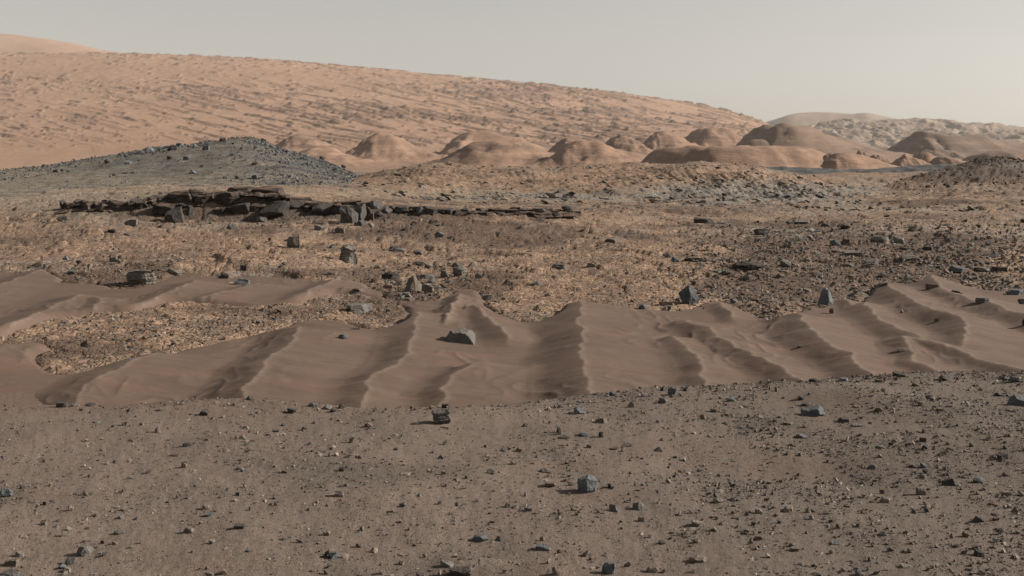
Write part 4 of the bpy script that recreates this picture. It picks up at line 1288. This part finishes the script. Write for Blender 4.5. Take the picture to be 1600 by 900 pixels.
# labels of the other stones: look, ground, and where each lies from a landmark
used = set(k[7] for k in KEYS)
land = [(k[0], k[1], k[8]) for k in KEYS]


def where(dx, dy):
    a = abs(dx) / (abs(dy) + 1e-6)
    lr = 'right of' if dx > 0 else 'left of'
    fb = 'in front of' if dy > 0 else 'behind'
    if a > 2.6:
        return lr
    if a < 0.5:
        return fb
    return fb + ' and ' + lr


for cx, foot, Xc, Yc, o, c, sh, w, i in rockpos[len(KEYS):]:
    size = 'large' if w >= 24 else 'medium' if w >= 16 else 'small' if w >= 11 else 'tiny'
    noun = CNAME[c].replace('layered ', '') + ' ' + SNAME[sh]
    near = sorted(land, key=lambda t: math.hypot(t[0] - cx, (t[1] - foot) * 1.6))
    lab = None
    for t in near[:6]:
        d = math.hypot(t[0] - cx, t[1] - foot)
        pre = 'just ' if d < 45 else 'well ' if d > 110 else ''
        s = f"{size} {noun} {pre}{where(cx - t[0], foot - t[1])} the {t[2]}"
        if s not in used:
            lab = s
            break
    if lab is None:
        s = f"{size} {noun} between the {near[0][2]} and the {near[1][2]}"
        lab = s if s not in used else f"{size} {noun} about midway from the {near[0][2]} to the {near[2][2]}"
    used.add(lab)
    o['label'] = lab
    del o['zone']

# ------------------------------------------------------------------ the dark rock ledge
led = bpy.data.objects.new('rock_ledge', None)
COL.objects.link(led)
led['label'] = 'dark layered rock ledge of broken blocks crossing the slope below the grey hill'
led['category'] = 'rock ledge'
led['kind'] = 'thing'
lx, ly = row_to_world(400, 345, -0.2)
led.location = (lx, 40.5, -0.2)
bpy.context.view_layer.update()
cxs = np.linspace(94, 908, 420)
ltop = np.interp(cxs, [94, 120, 150, 225, 245, 300, 380, 440, 480, 560, 620, 700, 800, 908], [327, 319, 317, 318, 309, 303, 300, 304, 315, 323, 325, 328, 331, 333])
lbot = np.interp(cxs, [94, 150, 225, 300, 420, 560, 620, 700, 800, 908], [330, 332, 334, 345, 345, 350, 342, 340, 339, 335]) + 1.5
lv = np.linspace(0, 1, 16)
CXg, LV = np.meshgrid(cxs, lv)
yb = 41.75 + 0.5 * np.clip(LV - 0.75, 0, 1) * 4 + 0 * CXg
rowg = lbot[None] + (ltop - lbot)[None] * np.clip(LV / 0.8, 0, 1)
Zg = H - (rowg - YH) * yb / F
Xg = (CXg - CX) / F * yb
lay = fbm(Zg * 7.0 + 0.5 * fbm(Xg * 0.6, Zg * 0.6, 2, 151), Xg * 0.35, 3, 152)
jag = fbm(Xg * 1.6, Zg * 1.3, 4, 153)
v, v2, ox, oy, e = voronoi(Xg * 1.3, Zg * 2.2, 15)
Yg = yb - 0.9 * np.clip(1 - LV, 0, 1) * 0.4 - (0.28 * lay + 0.30 * jag + 0.30 * (v - 0.5) * sstep(0, 0.12, e)) * sstep(1.0, 0.7, LV)
Zg = Zg + 0.14 * fbm(Xg * 1.3, Yg, 4, 154) * sstep(0.3, 0.8, LV)
oc = grid_object('outcrop', Xg - led.location.x, Yg - led.location.y, Zg - led.location.z, ROCK['L'], smooth=False)
oc.parent = led
# column, foot row, width, height, colour, shape
LEDGE = [(274, 349, 29, 24, 'd', 'a'), (255, 340, 34, 22, 'L', 'a'), (283, 325, 46, 25, 'L', 's'), (240, 320, 21, 14, 'd', 'a'), (228, 327, 16, 12, 'L', 'a'), (315, 322, 32, 18, 'L', 'l'), (309, 318, 20, 22, 'L', 's'),
         (297, 336, 14, 13, 'd', 'w'), (345, 338, 26, 13, 'L', 's'), (366, 337, 22, 13, 'L', 'l'), (378, 334, 26, 16, 'd', 'a'), (358, 322, 40, 20, 'L', 'l'), (395, 322, 34, 18, 'L', 'l'), (377, 306, 44, 13, 'L', 's'), (421, 308, 48, 16, 'L', 's'),
         (405, 334, 22, 16, 'L', 'a'), (428, 344, 47, 27, 'd', 'a'), (410, 347, 15, 8, 'g', 'a'), (446, 327, 24, 12, 'L', 'a'), (460, 328, 38, 12, 'd', 'l'), (438, 316, 46, 10, 'L', 's'), (470, 318, 44, 9, 'L', 's'), (488, 330, 26, 12, 'L', 'l'),
         (508, 337, 36, 20, 'd', 'a'), (527, 335, 20, 16, 'L', 'a'), (546, 349, 25, 26, 'm', 'a'), (562, 346, 19, 25, 'm', 'a'), (577, 345, 14, 20, 'd', 'a'), (567, 364, 22, 19, 'm', 'w'), (584, 368, 18, 14, 'm', 'w'), (588, 328, 20, 13, 'g', 'a'), (545, 322, 40, 8, 'L', 's'),
         (570, 324, 28, 8, 'L', 's'), (606, 333, 15, 9, 'g', 'a'), (595, 341, 12, 10, 'd', 'a'), (616, 331, 16, 9, 'L', 'a'), (628, 334, 22, 12, 'd', 'l'), (645, 336, 20, 12, 'd', 'a'), (658, 336, 16, 12, 'g', 'a'), (671, 337, 26, 14, 'd', 'l'), (690, 335, 20, 9, 'L', 's'),
         (702, 337, 22, 9, 'd', 's'), (718, 337, 24, 8, 'L', 's'), (738, 338, 26, 8, 'd', 's'), (758, 337, 28, 8, 'L', 's'), (780, 336, 28, 8, 'd', 's'), (802, 335, 26, 7, 'L', 's'), (824, 333, 28, 6, 'd', 's'), (848, 332, 28, 5, 'd', 's'), (872, 332, 26, 4, 'd', 's'), (896, 332, 24, 3, 'd', 's')]
for q in range(17):
    LEDGE.append((98 + q * 7.8, 326 + (q % 3) * 2.5 - abs(q - 8) * 0.2, 12 + (q * 5) % 7, 10 + (q * 7) % 6, 'L' if q % 3 else 'd', 'a'))
_lr = random.Random(77)
for q in range(16):
    LEDGE.append((632 + q * 17 + _lr.uniform(-8, 8), 332 - 0.15 * q + _lr.uniform(-1.5, 2), _lr.uniform(12, 30), _lr.uniform(3, 8) - q * 0.15, 'L' if q % 3 else 'd', 's'))
ld = hit([r[0] for r in LEDGE], [r[1] for r in LEDGE])
for i, (r, D) in enumerate(zip(LEDGE, ld)):
    cx, foot, w, h, c, sh = r
    if cx > 690 and i < 51:
        w, h = w * _lr.uniform(0.55, 1.05), h * _lr.uniform(0.6, 1.2)
    D = min(max(D, 38.5), 43.0)
    rng = random.Random(5000 + i)
    k = D / F
    W, Hh = w * k * 1.06, h * k * 1.05
    dep = max(W * 0.8, 0.5)
    bm = hull_mesh(rng, sh, W, dep, Hh * 1.2, 2, None, noise=0.05, bev=0.05)
    o = link('block', bm_mesh('block', bm, ROCK[c]), None, led)
    Yc = D + 0.35 * dep
    o.location = Vector(((cx - CX) / F * Yc, Yc, H - (foot - YH) * k - 0.16 * Hh)) - led.location

# ------------------------------------------------------------------ loose stones nobody could count
def chip_base(rng, flat=1.0, n=10):
    bm = bmesh.new()
    for _ in range(n):
        v = Vector((rng.gauss(0, 1), rng.gauss(0, 1), rng.gauss(0, 1))).normalized() * rng.uniform(0.75, 1.0)
        v.z *= flat
        bm.verts.new(v * 0.5)
    r = bmesh.ops.convex_hull(bm, input=bm.verts[:])
    dead = [g for g in r['geom_interior'] + r['geom_unused'] if isinstance(g, bmesh.types.BMVert)]
    if dead:
        bmesh.ops.delete(bm, geom=list(set(dead)), context='VERTS')
    bmesh.ops.triangulate(bm, faces=bm.faces[:])
    bm.verts.index_update()
    V = np.array([v.co[:] for v in bm.verts])
    Fc = np.array([[v.index for v in f.verts] for f in bm.faces])
    bm.free()
    return V, Fc


def scatter(name, X, Y, Z, size, palette, seed, flat=(0.55, 0.95), stretch=0.35, n=10, sink=0.18, tilt=0.35, dip=None):
    rs = np.random.RandomState(seed)
    rng = random.Random(seed)
    bases = [chip_base(rng, rng.uniform(*flat), n) for _ in range(14)]
    which = rs.randint(0, len(bases), len(X))
    pal = np.array(palette)
    Vs, Fs, Cs = [], [], []
    off = 0
    for b, (V, Fc) in enumerate(bases):
        s = np.where(which == b)[0]
        if not len(s):
            continue
        m = len(s)
        ang = rs.rand(m) * 2 * np.pi
        sx = 1 + stretch * (rs.rand(m) * 2 - 1)
        sy = 1 + stretch * (rs.rand(m) * 2 - 1)
        tx, ty = tilt * rs.randn(m), tilt * rs.randn(m)
        P = V[None] * np.stack([sx, sy, np.ones(m)], 1)[:, None, :]
        z = P[..., 2] + P[..., 0] * tx[:, None] * 0.6 + P[..., 1] * ty[:, None] * 0.6
        x = P[..., 0] * np.cos(ang)[:, None] - P[..., 1] * np.sin(ang)[:, None]
        y = P[..., 0] * np.sin(ang)[:, None] + P[..., 1] * np.cos(ang)[:, None]
        if dip:
            z = z + (x * dip[0] + y * dip[1]) * (1 + 0.3 * rs.randn(m))[:, None]
        zmin = z.min(1, keepdims=True)
        zz = z - zmin - sink
        sc = size[s][:, None]
        W = np.stack([x * sc + X[s][:, None], y * sc + Y[s][:, None], zz * sc + Z[s][:, None]], -1)
        Vs.append(W.reshape(-1, 3))
        Fs.append((Fc[None] + (np.arange(m) * len(V))[:, None, None] + off).reshape(-1))
        col = pal[rs.randint(0, len(pal), m)] * (0.8 + 0.4 * rs.rand(m))[:, None]
        Cs.append(np.repeat(col, len(V), 0))
        off += m * len(V)
    return mesh_np(name, np.concatenate(Vs), np.concatenate(Fs), 3, M_PEB, False, {'col': np.concatenate(Cs)})


rs = np.random.RandomState(42)
G_PAL = [(0.34, 0.29, 0.24), (0.085, 0.074, 0.067), (0.31, 0.262, 0.215), (0.27, 0.225, 0.185), (0.14, 0.12, 0.105), (0.215, 0.170, 0.138), (0.255, 0.210, 0.172), (0.175, 0.150, 0.130), (0.150, 0.118, 0.098), (0.120, 0.105, 0.095), (0.20, 0.15, 0.118), (0.165, 0.125, 0.10), (0.29, 0.245, 0.20), (0.10, 0.088, 0.08)]
# gravel
N = 260000
Yq = np.sqrt(rs.rand(N) * (11.6 ** 2 - 4.2 ** 2) + 4.2 ** 2)
pq = rs.uniform(-550, 2150, N)
Xq = (pq - CX) / F * Yq
yc = F * H / (np.interp(pq, TX, CREST_ROW) - YH)
dens = np.clip(0.50 + 1.0 * fbm(Xq * 0.8, Yq * 0.8, 4, 83) + 0.9 * fbm(Xq * 3, Yq * 3, 3, 121) + 0.6 * sstep(0.5, 0.0, yc - Yq) * (0.4 + sstep(700, 1000, pq)), 0.06, 1) * (1 - 0.88 * fg_sand(Xq, Yq)) * (0.75 + 0.35 * sstep(800, 1500, pq))
dens = dens * np.where((pq > -160) & (pq < 1760), 1.0, 0.45)
keep = (rs.rand(N) < dens) & (Yq < yc + 0.12 * rs.rand(N))
Xq, Yq, pq = Xq[keep], Yq[keep], pq[keep]
sz = 0.0080 * (1 - rs.rand(len(Xq)) * 0.992) ** (-1 / 2.25) * (0.85 + 0.3 * sstep(600, 1500, pq))
sz = np.minimum(sz, 0.045)
stuff(scatter('gravel', Xq, Yq, fg_z(Xq, Yq), sz, G_PAL, 1, n=7), 'thousands of small stones and grit strewn over the near plain', 'gravel')

# chips and rubble on the bedrock
B_PAL = [(0.27, 0.205, 0.15), (0.33, 0.25, 0.18), (0.19, 0.175, 0.16), (0.13, 0.12, 0.112), (0.24, 0.205, 0.17), (0.17, 0.15, 0.132), (0.12, 0.105, 0.095), (0.27, 0.245, 0.215), (0.22, 0.165, 0.125)]
N = 85000
Yq = 1.0 / (rs.rand(N) ** 0.8 * (1 / 12.5 - 1 / 62.0) + 1 / 62.0)
pq = rs.uniform(-120, 1720, N)
Xq = (pq - CX) / F * Yq
rq = YH - F * (bed_base(Xq, Yq) - H) / Yq
m = sand_mask(Xq, Yq)
rub = sstep(1000, 1150, pq) * sstep(335, 360, rq) + 0.9 * np.exp(-((pq - 660) / 75) ** 2 - ((rq - 440) / 28) ** 2) + 0.5 * np.exp(-((pq - 600) / 90) ** 2 - ((rq - 365) / 20) ** 2) + 0.7 * np.exp(-((pq - 360) / 280) ** 4 - ((rq - 348) / 7) ** 2) + 0.25 * np.exp(-((pq - 380) / 190) ** 2 - ((rq - 505) / 28) ** 2)
rub = rub + 0.8 * sstep(1030, 1130, pq) * np.exp(-((rq - 395) / 40) ** 2) * sstep(-0.2, 0.3, fbm(Xq * 0.6, Yq * 0.5, 3, 126))
rub = rub + 0.5 * np.exp(-((pq - 200) / 120) ** 2 - ((rq - 425) / 18) ** 2)
dens = np.clip(0.30 + 0.9 * rub + 0.6 * fbm(Xq * 0.5, Yq * 0.4, 4, 122), 0.03, 1) * sstep(0.55, 0.25, m)
dens = np.maximum(dens, 0.05 * sstep(0.8, 0.5, m) + 0.5 * rub * sstep(0.95, 0.5, m) * sstep(1000, 1150, pq))
keep = rs.rand(N) < dens
Xq, Yq, pq, rq, rub = Xq[keep], Yq[keep], pq[keep], rq[keep], rub[keep]
sz = 0.030 * (1 - rs.rand(len(Xq)) * 0.985) ** (-1 / 2.3) * (0.75 + 0.55 * np.clip(rub, 0, 1.6)) * (0.6 + Yq / 40)
sz = np.minimum(sz, 0.0068 * Yq)
zq = np.maximum(bed_z(Xq, Yq), np.where(Yq < 31, sand_z(Xq, Yq), -50))
stuff(scatter('rubble', Xq, Yq, zq, sz, B_PAL, 2, flat=(0.35, 0.9), n=9), 'broken rock chips scattered over the bedrock slope', 'rubble')

# thin slabs of the dipping beds that stand out of the domed hill
N = 13000
Yq = rs.uniform(56, 97, N)
pq = rs.uniform(560, 1720, N)
Xq = (pq - CX) / F * Yq
rq = YH - F * (bed_base(Xq, Yq) - H) / Yq
bandn = fbm(Xq * 0.85 * 0.22 + Yq * 0.52 * 0.22, (Yq * 0.85 - Xq * 0.52) * 0.35, 4, 131)
dens = np.clip(0.10 + 1.5 * bandn + 0.6 * np.exp(-((pq - 1180) / 130) ** 2 - ((rq - 300) / 22) ** 2) + 0.5 * np.exp(-((pq - 800) / 160) ** 2 - ((rq - 307) / 6) ** 2), 0.02, 1)
keep = (rs.rand(N) < dens) & (rq > 255)
Xq, Yq, pq = Xq[keep], Yq[keep], pq[keep]
sz = np.minimum(0.17 * (1 - rs.rand(len(Xq)) * 0.985) ** (-1 / 2.3), 0.75)
D_PAL = [(0.12, 0.115, 0.112), (0.15, 0.135, 0.12), (0.20, 0.19, 0.175), (0.25, 0.225, 0.19), (0.16, 0.155, 0.15), (0.285, 0.225, 0.165), (0.22, 0.205, 0.185), (0.30, 0.225, 0.15)]
stuff(scatter('slab_rubble', Xq, Yq, bed_z(Xq, Yq), sz, D_PAL, 5, flat=(0.22, 0.45), n=9, dip=(-0.25, -0.12), tilt=0.15, sink=0.10), 'thin tilted slabs of grey bedrock on the domed hill', 'slabs')

# blocks on the grey hill and the knoll
N = 30000
Yq = rs.uniform(68, 128, N)
pq = rs.uniform(-150, 620, N)
Xq = (pq - CX) / F * Yq
zq = hill_z(Xq, Yq)
rq = YH - F * (zq - H) / Yq
cr = np.interp(pq, [-150, 0, 100, 200, 300, 380, 432, 500, 560], [278, 268, 254, 239, 225, 215, 231, 252, 276])
dens = 0.0 + 0.75 * sstep(16, 1, rq - cr) * (0.5 + 0.9 * fbm(Xq * 0.3, Yq * 0.3, 3, 125)) + 0.55 * sstep(330, 420, pq) + 0.55 * fbm(Xq * 0.12, Yq * 0.12, 4, 123)
keep = (rs.rand(N) < np.clip(dens, 0.02, 1) * sstep(300, 285, rq))
keep &= (zq > bed_z(Xq, Yq) - 0.1)
Xq, Yq, zq, rq, cr = Xq[keep], Yq[keep], zq[keep], rq[keep], cr[keep]
sz = 0.10 * (1 - rs.rand(len(Xq)) * 0.985) ** (-1 / 2.2) * (0.8 + 0.7 * sstep(22, 2, rq - cr))
H_PAL = [(0.115, 0.130, 0.148), (0.155, 0.168, 0.182), (0.095, 0.098, 0.104), (0.195, 0.195, 0.188), (0.18, 0.155, 0.13), (0.125, 0.118, 0.11)]
stuff(scatter('hill_rubble', Xq, Yq, zq, np.minimum(sz, 0.42), H_PAL, 3, n=9), 'blue grey rubble covering the crest and flank of the hill', 'rubble')

N = 14000
Yq = rs.uniform(85, 118, N)
pq = rs.uniform(1330, 1720, N)
Xq = (pq - CX) / F * Yq
zq = knoll_z(Xq, Yq)
rq = YH - F * (zq - H) / Yq
dens = 0.15 + 0.9 * sstep(262, 252, rq) + 0.5 * fbm(Xq * 0.12, Yq * 0.12, 4, 124)
keep = (rs.rand(N) < np.clip(dens, 0.02, 1)) & (zq > bed_z(Xq, Yq) - 0.1)
Xq, Yq, zq = Xq[keep], Yq[keep], zq[keep]
sz = np.minimum(0.09 * (1 - rs.rand(len(Xq)) * 0.985) ** (-1 / 2.3), 0.45)
stuff(scatter('knoll_rubble', Xq, Yq, zq, sz, [(0.095, 0.072, 0.058), (0.13, 0.10, 0.08), (0.18, 0.135, 0.10), (0.08, 0.07, 0.065)], 4, n=9), 'dark rubble on the brown knoll', 'rubble')

# larger separate boulders on the hill: column, foot row, width
HB = ['dark boulder high under the grey summit', 'blue grey boulder on the lower slope straight below the summit', 'blue grey boulder below and left of the summit, right one of a level pair', 'dark boulder below and left of the summit, left one of a level pair',
      'small blue grey boulder alone in the middle of the grey slope', 'large blue grey boulder just under the crest left of the summit', 'dark boulder just under the crest next to a large blue one', 'broad blue grey boulder on the crest at mid length of the hill',
      'blue grey boulder on the pale slope under the mid crest', 'dark boulder on the left crest shoulder', 'blue grey small boulder low on the pale left slope', 'blue grey small boulder low on the pale slope beside another',
      'dark lone boulder at the low left end of the crest', 'blue grey boulder on the crest just left of the summit rise', 'blue grey boulder on the crest in a row of three', 'dark wide boulder on the crest in a row of three',
      'blue grey boulder on the steep right edge of the hill', 'blue grey boulder at the top of the right edge', 'dark boulder halfway down the right edge', 'blue grey boulder near the right toe of the hill',
      'blue grey small boulder on the right edge above its middle', 'dark boulder right on the summit', 'blue grey small boulder on the left crest slope', 'blue grey boulder on the highest part of the crest row',
      'dark boulder on the crest right before the summit', 'blue grey boulder at the foot of the hill under its right flank', 'blue grey small boulder in the middle slope above its pair', 'dark small boulder in the middle slope near the lone blue one']
for i, (cx, foot, w) in enumerate([(398, 260, 11), (398, 280, 10), (372, 281, 10), (352, 280, 7), (302, 273, 12), (292, 251, 11), (265, 249, 9), (233, 239, 15), (200, 258, 12), (168, 256, 11), (178, 275, 6), (208, 272, 7), (88, 270, 9), (322, 235, 12), (305, 232, 10), (270, 236, 14),
                                   (450, 240, 10), (424, 232, 10), (503, 250, 9), (537, 262, 8), (478, 246, 8), (412, 222, 9), (120, 262, 7), (280, 229, 9), (348, 222, 10), (444, 288, 9), (346, 265, 7), (315, 262, 7)]):
    D = hit([cx], [foot])[0]
    rng = random.Random(8000 + i)
    k = D / F
    bm = hull_mesh(rng, 'a', w * k, w * k * 0.8, w * k * 0.75, 1, None, noise=0.04, bev=0.05)
    o = link('boulder', bm_mesh('boulder', bm, ROCK['b' if i % 3 else 'd']))
    o.location = ((cx - CX) / F * (D + 0.3 * w * k), D + 0.3 * w * k, H - (foot - YH) * k - 0.08 * w * k)
    o['category'] = 'boulder'
    o['kind'] = 'thing'
    o['group'] = 'boulders on the grey hill'
    o['label'] = HB[i]
